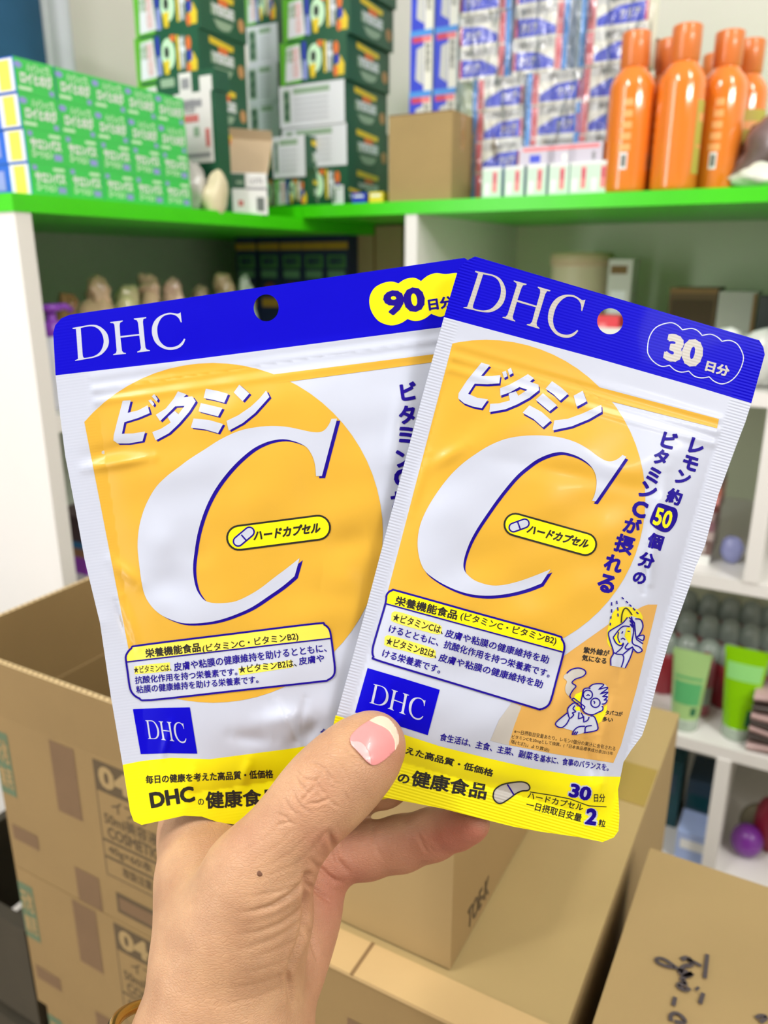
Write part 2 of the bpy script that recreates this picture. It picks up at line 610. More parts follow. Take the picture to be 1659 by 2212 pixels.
def shadowed(pr, polys, dx, dy, layer):
    for p in polys:
        pr.poly([(a + dx, b + dy) for a, b in p], NAVY, layer)
        pr.poly(p, WHITE, layer + 1)

# ---- the 90 day pouch (behind)
S1 = Sheet((112, 686), -8.3, 926, 1100, 0.2725, 70, 168, 40, 0.0075, 3, foot=0.0016,
           creases=[(182, 1012, 330, 988, 12, 1.3), (190, 985, 300, 960, 16, -0.9), (240, 1210, 300, 1262, 14, 1.2), (262, 1290, 300, 1400, 10, 1.0), (250, 1300, 275, 1380, 7, -0.8),
                    (560, 1560, 650, 1545, 20, 1.6), (500, 1590, 590, 1600, 16, -1.2), (640, 1600, 690, 1560, 18, -1.3), (370, 1560, 350, 1640, 8, 0.7), (700, 1180, 800, 1165, 30, -1.0), (690, 1250, 790, 1260, 34, 1.1),
                    (380, 800, 940, 735, 9, 0.4), (150, 1330, 220, 1345, 18, 0.6), (590, 1500, 660, 1640, 12, 0.9), (660, 1510, 640, 1600, 9, -0.8), (540, 1640, 520, 1700, 12, 0.8), (420, 1650, 400, 1740, 14, 0.7), (860, 860, 840, 1000, 12, 0.5)],
           bumps=[(350, 1170, 34, 1.1), (365, 1255, 40, -1.2), (350, 1300, 30, 0.7), (430, 1200, 26, -0.6), (560, 1080, 60, 0.8), (610, 1580, 36, 1.2)], rib=0.12)
b1 = empty('vitamin_pouch', P(560, 1780, 0.2725))
tag(b1, 'larger white and gold vitamin C pouch marked 90, held behind the smaller one', 'pouch')

EDGE1 = [(150, 680), (132, 688), (119, 703), (115, 720), (120, 811), (130, 900), (141, 985), (163, 1100), (183, 1210), (216, 1346), (239, 1502), (265, 1653), (281, 1753), (289, 1774), (306, 1782),
         (352, 1772), (398, 1762), (436, 1764), (474, 1777), (516, 1782), (550, 1777), (620, 1766), (700, 1752), (795, 1733), (850, 1722), (1000, 1702), (1140, 1682), (1160, 1664), (1140, 1500), (1100, 1240), (1060, 900), (1038, 700), (1034, 592), (1024, 570), (1003, 557)]
HD1 = [(150, 680), (132, 688), (119, 703), (115, 720), (120, 811), (404, 778), (567, 757), (946, 708), (1040, 696), (1034, 592), (1024, 570), (1003, 557)]
HOLE1 = circle(575, 665, 27, 29)
pr = Print()
pr.poly(HD1, BLUE, 0, [HOLE1])
serif_letters(pr, [(130 + x / 5.53, 660 + y / 5.53) for x, y in ((147, 268), (178, 660), (1488, 398))], WHITE, 1)
pr.poly(spline(tr(100, 540, 1.843, [(1340, 132), (1375, 126), (1402, 133, 1), (1430, 116), (1465, 111), (1492, 124, 1), (1518, 103), (1552, 92), (1590, 96), (1640, 92), (1700, 110), (1725, 165), (1700, 225), (1640, 250), (1600, 252, 1), (1570, 266), (1532, 254, 1), (1505, 274), (1470, 283), (1438, 275, 1), (1410, 292), (1370, 300), (1322, 282), (1292, 238), (1287, 190), (1306, 152)])), YEL, 1)
pr.text('90', *tr(100, 540, 1.843, [(1350, 264), (1514, 241)]), 54, NAVY, 2, bold=0.05)
pr.text('日分', *tr(100, 540, 1.843, [(1524, 243), (1624, 228)]), 26, NAVY, 2, bold=0.045)
S1.build(pr, 'header', b1, back=False)

pr = Print()
pr.poly(EDGE1[4:29] + [(1150, 1600), (1040, 696), (946, 708), (567, 757), (404, 778)], WHITE, 0)
cir = circle(460, 1151, 367, n=72)
cir = clip(cir, (285, 1440), (178, 890))
pr.poly(cir, GOLD, 1)
pr.poly([(560, 812), (596, 808), (938, 765), (1030, 753), (1030, 770), (930, 783), (635, 823), (590, 828)], GOLD, 1.5)
ymk = [(265, 1652), (305, 1644), (369, 1637), (453, 1640), (537, 1629), (622, 1618), (685, 1608), (900, 1580), (1155, 1545)]
pr.poly(ymk + [(1160, 1664), (1140, 1682)] + EDGE1[25:11:-1], YEL, 1)
c1 = spline(tr(280, 880, 3.318, [(1447, 82, 1), (1487, 80, 1), (1378, 492, 1), (1336, 493, 1), (1330, 420), (1318, 370), (1300, 330), (1272, 290), (1230, 262), (1170, 240), (1100, 228), (1020, 238), (950, 262), (880, 300), (800, 365), (730, 435), (660, 520), (600, 610), (550, 710), (510, 820), (482, 930), (465, 1040), (455, 1130), (458, 1210), (475, 1290), (500, 1340), (540, 1385), (600, 1402), (680, 1402), (760, 1390), (850, 1350), (940, 1295), (1030, 1225), (1130, 1150), (1218, 1080, 1), (1205, 1130), (1182, 1210, 1), (1100, 1280), (1000, 1350), (880, 1430), (760, 1485), (640, 1525), (520, 1545), (400, 1548), (320, 1530), (230, 1490), (160, 1430), (110, 1350), (85, 1250), (68, 1120), (57, 1000), (65, 880), (90, 770), (130, 670), (190, 570), (270, 490), (350, 430), (430, 370), (540, 300), (650, 230), (780, 170), (900, 143), (1020, 133), (1130, 140), (1220, 158), (1300, 175), (1360, 178), (1400, 160), (1430, 120)]), 3)
shadowed(pr, [c1], 7, 4.5, 2)
K1 = [[(145, 190), (218, 185), (190, 298), (285, 275), (368, 230), (388, 300), (280, 345), (160, 382), (138, 485), (240, 482), (347, 465), (323, 550), (200, 572), (100, 572), (62, 545), (65, 500), (100, 360)],
      [(375, 188), (398, 178), (428, 218), (415, 238)], [(405, 150), (428, 130), (460, 175), (450, 198)],
      [(640, 105), (718, 132), (690, 158), (768, 150), (800, 195), (740, 290), (650, 395), (560, 480), (440, 545), (410, 470), (490, 440), (575, 385), (548, 335), (610, 280), (645, 310), (700, 235), (615, 240), (545, 310), (480, 372), (442, 315), (530, 260), (600, 175)],
      [(890, 82), (990, 100), (1090, 128), (1055, 208), (960, 182), (870, 165)], [(845, 210), (1040, 255), (1000, 330), (825, 285)], [(780, 348), (920, 362), (1045, 398), (1000, 480), (880, 445), (755, 430)],
      [(1190, 45), (1280, 125), (1220, 195), (1140, 115)], [(1430, 98), (1460, 155), (1330, 300), (1220, 390), (1095, 458), (1075, 370), (1180, 320), (1290, 245), (1370, 170)]]
shadowed(pr, [tr(230, 820, 4.1475, k) for k in K1], 4.5, 3, 2)
T = lambda p: tr(280, 880, 3.318, p)
a, b = T([(785, 935), (1350, 862)])
pr.poly(stadium(a, b, 28), BLK, 3); pr.poly(stadium(a, b, 23.8), YEL, 4)
a, b = T([(778, 960), (858, 893)])
pr.poly(stadium(a, b, 12), NAVY, 5); pr.poly(stadium(a, b, 8.6), WHITE, 6)
pr.stroke(T([(800, 913), (834, 952)]), 3.2, NAVY, 7)
pr.text('ハードカプセル', *T([(888, 958), (1372, 897)]), 23, BLK, 5, bold=0.05, shear=0.32)
T = lambda p: tr(200, 1340, 2.37, p)
box = spline(T([(172, 212), (172, 178), (200, 142), (250, 127), (700, 71), (1140, 17), (1185, 22), (1212, 47), (1222, 92), (1232, 170), (1240, 240), (1235, 280), (1205, 305), (1150, 315), (720, 362), (300, 408), (240, 400), (205, 375), (190, 340), (180, 270)]), 3)
pr.poly(box, WHITE, 3)
pr.poly(spline(T([(173, 212, 1), (172, 178), (200, 142), (250, 127), (700, 71), (1140, 17), (1185, 22), (1212, 47), (1222, 92, 1)]), 3), HIY, 4)
pr.stroke(box, 4.2, NAVY, 5, True)
pr.stroke(T([(175, 213), (700, 152), (1222, 92)]), 3.0, NAVY, 5)
pr.text('栄養機能食品', *T([(272, 193), (555, 160)]), 20, BLK, 5, bold=0.03)
pr.text('(ビタミンC・ビタミンB2)', *T([(566, 172), (1056, 106)]), 20, BLK, 5, bold=0.012)
pr.poly(T([(213, 236), (300, 224), (395, 215), (398, 258), (300, 270), (216, 276)]), HIY, 4)
pr.poly(T([(746, 245), (1018, 203), (1028, 240), (752, 282)]), HIY, 4)
pr.text('★ビタミンCは、', *T([(212, 272), (404, 258)]), 15, BLK, 5, bold=0.018)
pr.text('皮膚や粘膜の健康維持を助けるとともに、', *T([(418, 262), (1200, 162)]), 19, NAVY, 5, bold=0.02)
pr.text('抗酸化作用を持つ栄養素です。', *T([(218, 327), (742, 282)]), 17, NAVY, 5, bold=0.02)
pr.text('★ビタミンB2は、', *T([(750, 273), (1046, 236)]), 17, BLK, 5, bold=0.018)
pr.text('皮膚や', *T([(1058, 230), (1188, 212)]), 17, NAVY, 5, bold=0.02)
pr.text('粘膜の健康維持を助ける栄養素です。', *T([(224, 375), (850, 322)]), 17, NAVY, 5, bold=0.02)
pr.poly([(287, 1532), (350, 1529), (410, 1528), (426, 1628), (365, 1627), (304, 1629)], BLUE, 2)
serif_letters(pr, [(314, 1556), (320, 1596), (402, 1595)], WHITE, 3)
pr.text('毎日の健康を考えた高品質・低価格', *T([(272, 838), (926, 808)]), 19, BLK, 2, bold=0.035)
pr.text('DHC', *T([(300, 964), (528, 928)]), 35, BLK, 2, bold=0.05)
pr.text('の', *T([(541, 948), (572, 944)]), 14, BLK, 2, bold=0.02)
pr.text('健康食品', *T([(580, 966), (955, 948)]), 38, BLK, 2, bold=0.032)
pr.text('食生活は、主食、主菜、副菜', *T([(1168, 600), (1740, 510)]), 18, NAVY, 2, bold=0.0)
for s, x, y in (('ビ', 1442, 562), ('タ', 1437, 655), ('ミ', 1432, 738), ('ン', 1428, 828), ('C', 1416, 908), ('が', 1408, 990)):
    pr.glyph(s, (100 + x / 1.843, 540 + y / 1.843), 40, -8, NAVY, 2, bold=0.045)
S1.build(pr, 'front_panel', b1)
pr = Print(); pr.poly(EDGE1, GREYW, 0, [HOLE1])
S1.build(pr, 'back_panel', b1, back=True)

# ---- the 30 day pouch (in front)
S2 = Sheet((993, 545), 15.8, 688, 1150, 0.2615, 46, 222, 56, 0.0060, 8,
           creases=[(1050, 990, 1440, 1062, 20, -0.5), (930, 1010, 1010, 960, 14, 0.7), (885, 1110, 925, 980, 12, 0.6), (1405, 1260, 1418, 1080, 9, 1.0), (1390, 1280, 1400, 1180, 7, -0.9), (1440, 1010, 1400, 1250, 14, 0.7),
                    (1290, 1590, 1300, 1690, 9, 1.1), (1265, 1600, 1280, 1680, 8, -0.9), (1310, 1650, 1290, 1740, 10, 0.9), (1330, 1480, 1290, 1640, 12, 0.8), (1350, 1380, 1330, 1500, 10, -0.6), (880, 1530, 850, 1580, 10, 0.7),
                    (840, 1480, 830, 1520, 9, 0.6), (1250, 1420, 1180, 1600, 16, 0.6), (1000, 1680, 1200, 1720, 16, -0.7)],
           bumps=[(1290, 1700, 26, 1.0), (1200, 1140, 90, 0.5), (1020, 1330, 80, 0.5)], rib=1.0, tilt=(2, 0))
b2 = empty('vitamin_pouch', P(1020, 1780, 0.2615))
tag(b2, 'smaller white and gold vitamin C pouch marked 30, pinched under the thumb', 'pouch')
LE2 = [(1026, 554), (1008, 563), (990, 581), (959, 685), (913, 853), (863, 1040), (784, 1340), (723, 1560), (700, 1650), (694, 1690)]
RE2 = [(1640, 735), (1649, 750), (1652, 766), (1623, 871), (1610, 912), (1590, 964), (1552, 1068), (1523, 1178), (1502, 1226), (1490, 1266), (1468, 1327), (1444, 1390), (1417, 1485), (1401, 1548), (1387, 1589), (1363, 1621), (1347, 1646), (1341, 1675), (1335, 1706), (1338, 1763), (1336, 1795), (1326, 1809), (1302, 1819)]
BE2 = [(1248, 1808), (1164, 1796), (1110, 1786), (1050, 1771), (953, 1746), (869, 1730), (800, 1716)]
HOLE2 = circle(1318, 694, 28)
pr = Print()
HB2 = [(959, 685), (1100, 723), (1300, 777), (1500, 834), (1623, 871)]
pr.poly(LE2[:3] + HB2 + RE2[2::-1], BLUE, 0, [HOLE2])
serif_letters(pr, [(990 + x / 5.53, 560 + y / 5.53) for x, y in ((203, 138), (62, 578), (1428, 850))], GREYW, 1)
T = lambda p: tr(1200, 500, 3.614, p)
cl = spline(T([(718, 920), (735, 820), (790, 745), (890, 712), (950, 730), (990, 768, 1), (1060, 757), (1110, 775), (1145, 812, 1), (1210, 802), (1265, 825), (1300, 858, 1), (1360, 850), (1420, 880), (1460, 950), (1465, 1010), (1430, 1100), (1370, 1165), (1300, 1190), (1240, 1170), (1200, 1135, 1), (1140, 1143), (1085, 1130), (1040, 1090, 1), (980, 1098), (930, 1080), (890, 1045, 1), (830, 1053), (770, 1020), (730, 970)]), 4)
pr.stroke(cl, 2.3, WHITE, 1, True)
pr.text('30', *T([(836, 1002), (1128, 1076)]), 61, GREYW, 1, bold=0.055, lean=(0.2, -0.98))
pr.text('日分', *T([(1163, 1088), (1345, 1138)]), 24, GREYW, 1, bold=0.045)
S2.build(pr, 'header', b2)

pr = Print()
pr.poly(LE2[3:] + BE2[::-1] + RE2[:2:-1] + HB2[-2:0:-1], WHITE, 0)
cir = clip(circle(1050, 1078, 344, n=72), (798, 1430), (976, 747))
pr.poly(cir, GOLD, 1)
pr.poly([(1240, 822), (1553, 905), (1549, 925), (1300, 862), (1280, 850)], GOLD, 1.5)
pr.poly([(1420, 1306), (1400, 1306), (1388, 1310), (1344, 1334), (1314, 1349), (1218, 1417), (1105, 1516), (1126, 1526), (1110, 1570), (1097, 1609), (1200, 1629), (1325, 1648), (1341, 1611), (1376, 1485)], TAN, 1)
pr.poly([(1105, 1518), (1128, 1524), (1110, 1570), (1099, 1610), (1059, 1600), (1078, 1555)], GREYW, 1)  # grey wedge: the white band's shading painted into the ink
yb = [(725, 1545), (790, 1565), (867, 1585), (950, 1612), (1050, 1637), (1150, 1660), (1250, 1676), (1341, 1678)]
pr.poly(yb + [(1335, 1706), (1338, 1763), (1336, 1795), (1326, 1809), (1302, 1819)] + BE2 + [(694, 1690), (700, 1650)], YEL, 1)
c2 = spline(tr(860, 920, 3.19, [(1545, 200, 1), (1573, 212, 1), (1362, 520, 1), (1336, 515, 1), (1352, 480), (1366, 420), (1366, 360), (1350, 310), (1322, 270), (1280, 235), (1225, 205), (1160, 185), (1110, 180), (1040, 195), (960, 230), (890, 280), (820, 340), (750, 420), (680, 510), (610, 610), (550, 700), (500, 790), (465, 880), (450, 950), (455, 990), (475, 1022), (520, 1060), (580, 1085), (650, 1100), (720, 1097), (800, 1080), (880, 1055), (960, 1025), (1050, 988, 1), (1030, 1020), (988, 1085, 1), (900, 1120), (800, 1148), (700, 1165), (600, 1170), (500, 1160), (410, 1135), (330, 1100), (260, 1060), (190, 1005), (155, 940), (137, 860), (135, 780), (150, 690), (185, 600), (235, 510), (300, 415), (370, 330), (450, 255), (540, 190), (630, 135), (740, 90), (850, 70), (950, 65), (1050, 70), (1140, 85), (1230, 115), (1310, 160), (1370, 205), (1420, 235), (1460, 245), (1500, 235), (1530, 215)]), 3)
shadowed(pr, [c2], 4.2, 6.5, 2)
K2 = [[(322, 15), (408, 40), (318, 148), (420, 150), (512, 138), (500, 222), (380, 230), (255, 225), (190, 325), (280, 365), (388, 380), (325, 470), (230, 450), (150, 420), (90, 370), (95, 320), (180, 190)],
      [(530, 110), (565, 95), (580, 150), (545, 170)], [(583, 85), (615, 65), (635, 120), (600, 140)],
      [(785, 130), (845, 170), (805, 205), (890, 235), (895, 290), (800, 365), (680, 430), (560, 480), (400, 508), (410, 425), (500, 420), (605, 392), (592, 325), (665, 300), (690, 345), (780, 285), (700, 258), (610, 310), (510, 345), (508, 270), (600, 235), (700, 180)],
      [(1025, 200), (1110, 258), (1185, 325), (1105, 395), (1040, 330), (960, 275)], [(935, 320), (1075, 440), (1000, 500), (862, 385)], [(800, 440), (920, 505), (1015, 590), (935, 660), (840, 575), (732, 515)],
      [(1330, 295), (1370, 400), (1270, 455), (1240, 345)], [(1515, 435), (1520, 505), (1390, 580), (1220, 650), (1030, 690), (1048, 590), (1180, 575), (1320, 525), (1430, 475)]]
shadowed(pr, [tr(970, 780, 4.608, k) for k in K2], 2.4, 4.6, 2)
T = lambda p: tr(860, 920, 3.19, p)
a, b = T([(808, 680), (1290, 815)])
pr.poly(stadium(a, b, 25.5), BLK, 3); pr.poly(stadium(a, b, 21.5), YEL, 4)
a, b = T([(795, 700), (872, 672)])
pr.poly(stadium(a, b, 11), NAVY, 5); pr.poly(stadium(a, b, 7.8), WHITE, 6)
pr.stroke(T([(822, 656), (842, 712)]), 3.0, NAVY, 7)
pr.text('ハードカプセル', *T([(882, 738), (1306, 848)]), 21, BLK, 5, bold=0.05, shear=0.32)
T = lambda p: tr(780, 1000, 2.304, p)
box = spline(T([(121, 700), (128, 655), (155, 634), (200, 642), (600, 754), (960, 854), (998, 877), (1012, 912), (1003, 965), (972, 1080), (945, 1180), (925, 1212), (890, 1226), (850, 1215), (470, 1100), (90, 985), (62, 965), (57, 925), (80, 840)]), 3)
pr.poly(box, WHITE, 3)
pr.poly(spline(T([(121, 700, 1), (128, 655), (155, 634), (200, 642), (600, 754), (960, 854), (998, 877), (1010, 912), (1003, 941, 1)]), 3), YEL, 4)
pr.stroke(box, 4.2, NAVY, 5, True)
pr.stroke(T([(121, 700), (560, 820), (1003, 941)]), 3.0, NAVY, 5)
pr.text('栄養機能食品', *T([(165, 706), (474, 782)]), 21, BLK, 5, bold=0.03)
pr.text('(ビタミンC・ビタミンB2)', *T([(490, 784), (966, 912)]), 20, BLK, 5, bold=0.012)
T = lambda p: tr(820, 1290, 3.95, p)
pr.poly(spline(T([(100, 178), (128, 120), (320, 172), (505, 232), (528, 275), (500, 318), (300, 268), (120, 212)]), 3), HIY, 4)
pr.poly(spline(T([(42, 385), (68, 324), (260, 375), (450, 436), (478, 480), (450, 522), (250, 468), (60, 418)]), 3), HIY, 4)
pr.text('★ビタミンCは、', *T([(105, 200), (536, 318)]), 18, BLK, 5, bold=0.018)
pr.text('皮膚や粘膜の健康維持を助', *T([(552, 336), (1436, 570)]), 18, NAVY, 5, bold=0.02)
pr.text('けるとともに、抗酸化作用を持つ栄養素です。', *T([(72, 300), (1446, 690)]), 18, NAVY, 5, bold=0.02)
pr.text('★ビタミンB2は、', *T([(48, 404), (480, 524)]), 18, BLK, 5, bold=0.018)
pr.text('皮膚や粘膜の健康維持を助', *T([(498, 544), (1384, 780)]), 18, NAVY, 5, bold=0.02)
pr.text('ける栄養素です。', *T([(16, 508), (512, 655)]), 18, NAVY, 5, bold=0.02)
pr.poly([(794, 1443), (872, 1466), (950, 1490), (924, 1588), (845, 1563), (767, 1539)], BLUE, 2)
serif_letters(pr, [(807, 1477), (798, 1518), (914, 1547)], WHITE, 3)
T = lambda p: tr(700, 1440, 2.37, p)
pr.text('食生活は、主食、主菜、副菜を', *T([(590, 378), (1098, 486)]), 17, NAVY, 2, bold=0.014)
pr.text('基本に、食事のバランスを。', *T([(1104, 488), (1456, 536)]), 16, NAVY, 2, bold=0.014)
pr.text('※一日摂取目安量あたり。レモン1個分の果汁に含有される', *T([(972, 342), (1490, 432)]), 9.5, BLK, 2)
pr.text('ビタミンCを20mgとして換算。(「日本食品標準成分表2015年', *T([(960, 370), (1478, 458)]), 9.5, BLK, 2)
pr.text('版(七訂)」より算出)', *T([(955, 395), (1150, 440)]), 9.5, BLK, 2)
pr.text('毎日の健康を考えた高品質・低価格', *T([(60, 352), (862, 566)]), 17, BLK, 2, bold=0.035)
pr.text('DHC', *T([(130, 535), (354, 584)]), 28, BLK, 2, bold=0.03)
pr.text('の', *T([(372, 590), (432, 604)]), 20, BLK, 2, bold=0.03)
pr.text('健康食品', *T([(440, 610), (826, 684)]), 36, BLK, 2, bold=0.032)
T = lambda p: tr(1000, 1640, 4.74, p)
cap = spline(T([(310, 370), (330, 310), (400, 262), (500, 240), (600, 232), (660, 250), (685, 290), (665, 320), (600, 327), (540, 355), (480, 400), (400, 450), (350, 445), (318, 410)]), 4)
pr.poly(cap, GREYW, 2); pr.stroke(cap, 3, BLK, 3, True)
pr.stroke(T([(455, 258), (525, 370)]), 3.2, NAVY, 3)
pr.text('30', *T([(1064, 384), (1306, 440)]), 34, WHITE, 2, bold=0.13)
pr.text('30', *T([(1076, 384), (1296, 436)]), 31, NAVY, 3, bold=0.04)
pr.text('日分', *T([(1342, 440), (1456, 440)]), 18, BLK, 2, bold=0.01)
pr.stroke(T([(685, 335), (900, 368), (1090, 405), (1290, 478), (1470, 488)]), 2, BLK, 2)
pr.text('ハードカプセル', *T([(655, 400), (1225, 530)]), 15, BLK, 2, bold=0.01)
pr.text('一日摂取目安量', *T([(640, 502), (1205, 645)]), 18, BLK, 2, bold=0.02)
pr.text('2', *T([(1230, 672), (1372, 690)]), 39, WHITE, 2, bold=0.13, lean=(0.15, -0.99))
pr.text('2', *T([(1244, 664), (1360, 680)]), 36, NAVY, 3, bold=0.04, lean=(0.15, -0.99))
pr.text('粒', *T([(1385, 688), (1456, 698)]), 16, BLK, 2, bold=0.02)
for s, x, y, z in (('ビ', 965, 180, 215), ('タ', 862, 392, 200), ('ミ', 768, 620, 195), ('ン', 700, 812, 215), ('C', 592, 1048, 215), ('が', 500, 1255, 215), ('摂', 400, 1490, 245), ('れ', 268, 1730, 235), ('る', 175, 1982, 235),
                   ('レ', 1310, 258, 200), ('モ', 1232, 470, 195), ('ン', 1142, 650, 185), ('約', 1030, 888, 200), ('個', 790, 1450, 200), ('分', 682, 1690, 200), ('の', 590, 1912, 165)):
    pr.glyph(s, (1280 + x / 5.82, 920 + y / 5.82), z / 5.82, 17, NAVY, 2, bold=0.048)
T = lambda p: tr(1280, 920, 5.82, p)
pr.poly(spline(T([(820, 975), (900, 985), (975, 1010), (1050, 1040), (1072, 1120), (1045, 1220), (970, 1320), (895, 1335), (800, 1290), (722, 1220), (735, 1145), (770, 1060)]), 3), NAVY, 2)
pr.text('50', *T([(748, 1238), (962, 1304)]), 40, YEL, 3, bold=0.03, lean=(0.28, -0.96))
# the two small line drawings: a woman shading her face, a man smoking
T = lambda p: tr(1180, 1290, 5.977, p)
pr.poly(spline(T([(800, 380), (860, 200), (950, 130), (1060, 125), (1180, 160), (1240, 240), (1230, 300), (1100, 320), (1000, 500), (900, 640), (840, 660), (790, 590), (785, 480)]), 3), OLV, 2)
pr.poly(T([(805, 480), (830, 430), (980, 340), (1100, 240), (1230, 290), (1250, 380), (1190, 490), (1260, 490), (1240, 600), (1240, 690), (1180, 715), (1120, 690), (1090, 770), (1020, 915), (835, 885), (840, 780), (870, 715), (830, 580)]), WHITE, 3)
pr.poly(T([(870, 520), (950, 420), (940, 560), (985, 610), (930, 620)]), YEL, 4)
pr.poly(T([(1040, 390), (1090, 390), (1095, 560), (1070, 600), (1010, 500)]), OLV, 4)
for st in ([(1050, 260), (980, 340), (830, 430), (805, 480), (830, 580), (870, 715), (835, 790), (835, 885)], [(870, 715), (920, 735), (985, 745), (1000, 800), (970, 905)], [(985, 745), (1050, 690), (1120, 650), (1090, 770), (1020, 915)],
           [(1100, 250), (1130, 420), (1110, 560), (1130, 610), (1200, 640), (1240, 690), (1180, 715), (1120, 660)], [(1150, 280), (1220, 290), (1250, 370), (1220, 460), (1180, 510)], [(1140, 330), (1160, 520), (1190, 560), (1250, 600)], [(1170, 510), (1260, 490), (1250, 560), (1170, 520)],
           [(865, 520), (940, 420), (1000, 375), (1080, 380)], [(865, 520), (900, 590), (960, 625), (1000, 590)], [(935, 450), (925, 520), (950, 590)], [(965, 545), (990, 530), (1020, 550)], [(975, 470), (990, 440)], [(1050, 440), (1080, 440)],
           [(1000, 600), (970, 660), (900, 720)], [(1060, 590), (1020, 650), (1050, 670), (1120, 640)], [(1070, 260), (1140, 330), (1080, 300), (1130, 370), (1085, 350), (1120, 390)]):
    pr.stroke(spline(T(st), 4, False), 2.5, NAVY, 5)
pr.stroke(spline(T([(970, 330), (980, 220), (1010, 150), (1050, 150), (1110, 230)]), 4, False), 2.5, BLK, 5)
for a, b in (((975, 0), (1000, 25)), ((1030, 50), (1055, 75)), ((1075, 95), (1100, 120)), ((1120, 140), (1150, 170)), ((1165, 190), (1190, 215)), ((845, 65), (845, 110)), ((845, 155), (845, 200)), ((838, 245), (832, 280)), ((830, 330), (826, 365)), ((910, 45), (915, 90)), ((922, 130), (928, 175)), ((925, 210), (930, 250))):
    pr.stroke(T([a, b]), 2.6, NAVY, 5)
pr.text('紫外線が', *T([(475, 720), (812, 768)]), 14, BLK, 2, bold=0.028)
pr.text('気になる', *T([(455, 818), (772, 868)]), 14, BLK, 2, bold=0.028)
T = lambda p: tr(1180, 1440, 6.9125, p)
pr.poly(T([(395, 500), (440, 410), (540, 370), (525, 540), (500, 560)]), YEL, 2)
pr.poly(T([(870, 600), (910, 560), (900, 680), (820, 820), (765, 860), (700, 720)]), OLV, 2)
pr.poly(spline(T([(305, 100), (370, 45), (480, 20), (575, 50), (590, 100), (520, 155), (430, 190), (390, 240), (440, 290), (395, 370), (345, 440), (290, 380), (285, 300), (310, 220), (260, 170), (270, 130)]), 3), GREYW, 3)
pr.poly(T([(330, 680), (320, 620), (420, 540), (520, 690), (640, 740), (710, 740), (760, 860), (760, 950), (560, 990), (440, 1020), (400, 960), (230, 910), (150, 880), (150, 820)]), WHITE, 3)
pr.poly(spline(T([(540, 420), (570, 330), (650, 320), (700, 270), (860, 260), (910, 310), (925, 400), (910, 520), (840, 580), (840, 640), (780, 680), (700, 715), (600, 700), (540, 640), (520, 540)]), 3), WHITE, 4)
pr.poly(T([(430, 600), (500, 600), (505, 660), (440, 655)]), YEL, 4)
for st in ([(305, 100), (370, 45), (480, 20), (570, 50), (590, 100), (540, 150), (440, 185), (385, 240), (445, 290), (400, 350), (355, 430), (370, 475)], [(540, 430), (560, 340), (620, 320), (660, 330)],
           [(640, 310), (700, 265), (790, 255), (860, 270), (780, 340, 1), (910, 310), (900, 340), (800, 410, 1), (925, 380), (840, 450, 1), (915, 450), (860, 500, 1), (910, 500), (880, 550), (830, 560)], [(825, 600), (845, 600), (840, 650), (780, 680)],
           [(540, 430), (520, 540), (540, 640), (600, 700), (700, 715), (780, 680)], [(380, 490, 1), (410, 470, 1), (580, 600, 1), (560, 640, 1), (380, 490, 1)], [(480, 550), (410, 545), (340, 600), (320, 660), (350, 770), (410, 720), (390, 690), (440, 670), (400, 630), (430, 580)],
           [(315, 690), (150, 830), (160, 890), (230, 910), (300, 860), (350, 770)], [(490, 680), (480, 780, 1), (550, 750), (520, 690)], [(560, 740), (560, 830, 1), (620, 800), (640, 750)], [(660, 735), (720, 750), (765, 870), (755, 950), (560, 990)],
           [(580, 990), (590, 900), (680, 880)], [(580, 890), (480, 900), (410, 960), (390, 1020)], [(440, 1020), (470, 970)], [(410, 1020), (440, 970)], [(600, 435), (625, 420), (650, 435)], [(705, 515), (725, 530), (715, 555)]):
    pr.stroke(spline(T(st), 4, False), 2.5, NAVY, 5)
for c in ((622, 420), (735, 540)):
    pr.stroke(circle(*T([c])[0], 10, n=20), 2.5, NAVY, 6, True)
pr.text('タバコが', *T([(880, 718), (1138, 744)]), 10.5, BLK, 2, bold=0.028)
pr.text('多い', *T([(835, 818), (993, 832)]), 10.5, BLK, 2, bold=0.028)
S2.build(pr, 'front_panel', b2)
pr = Print(); pr.poly(LE2 + BE2[::-1] + RE2[::-1], GREYW, 0, [HOLE2])
S2.build(pr, 'back_panel', b2, back=True)
# ------------------------------------------------------------------ the hand
def capsule_sdf(G, a, b, ra, rb):
    """Distance to a tapered capsule from a to b."""
    ab = b - a
    t = np.clip(((G - a) @ ab) / (ab @ ab), 0, 1)
    d = np.linalg.norm(G - (a + t[..., None] * ab), axis=-1)
    return d - (ra + (rb - ra) * t)

def smin(d1, d2, k):
    h = np.clip(0.5 + 0.5 * (d2 - d1) / k, 0, 1)
    return d2 * (1 - h) + d1 * h - k * h * (1 - h)

def cam3(px, py, z):
    return np.array([(px - CX) / F * z, -(py - CY) / F * z, z])

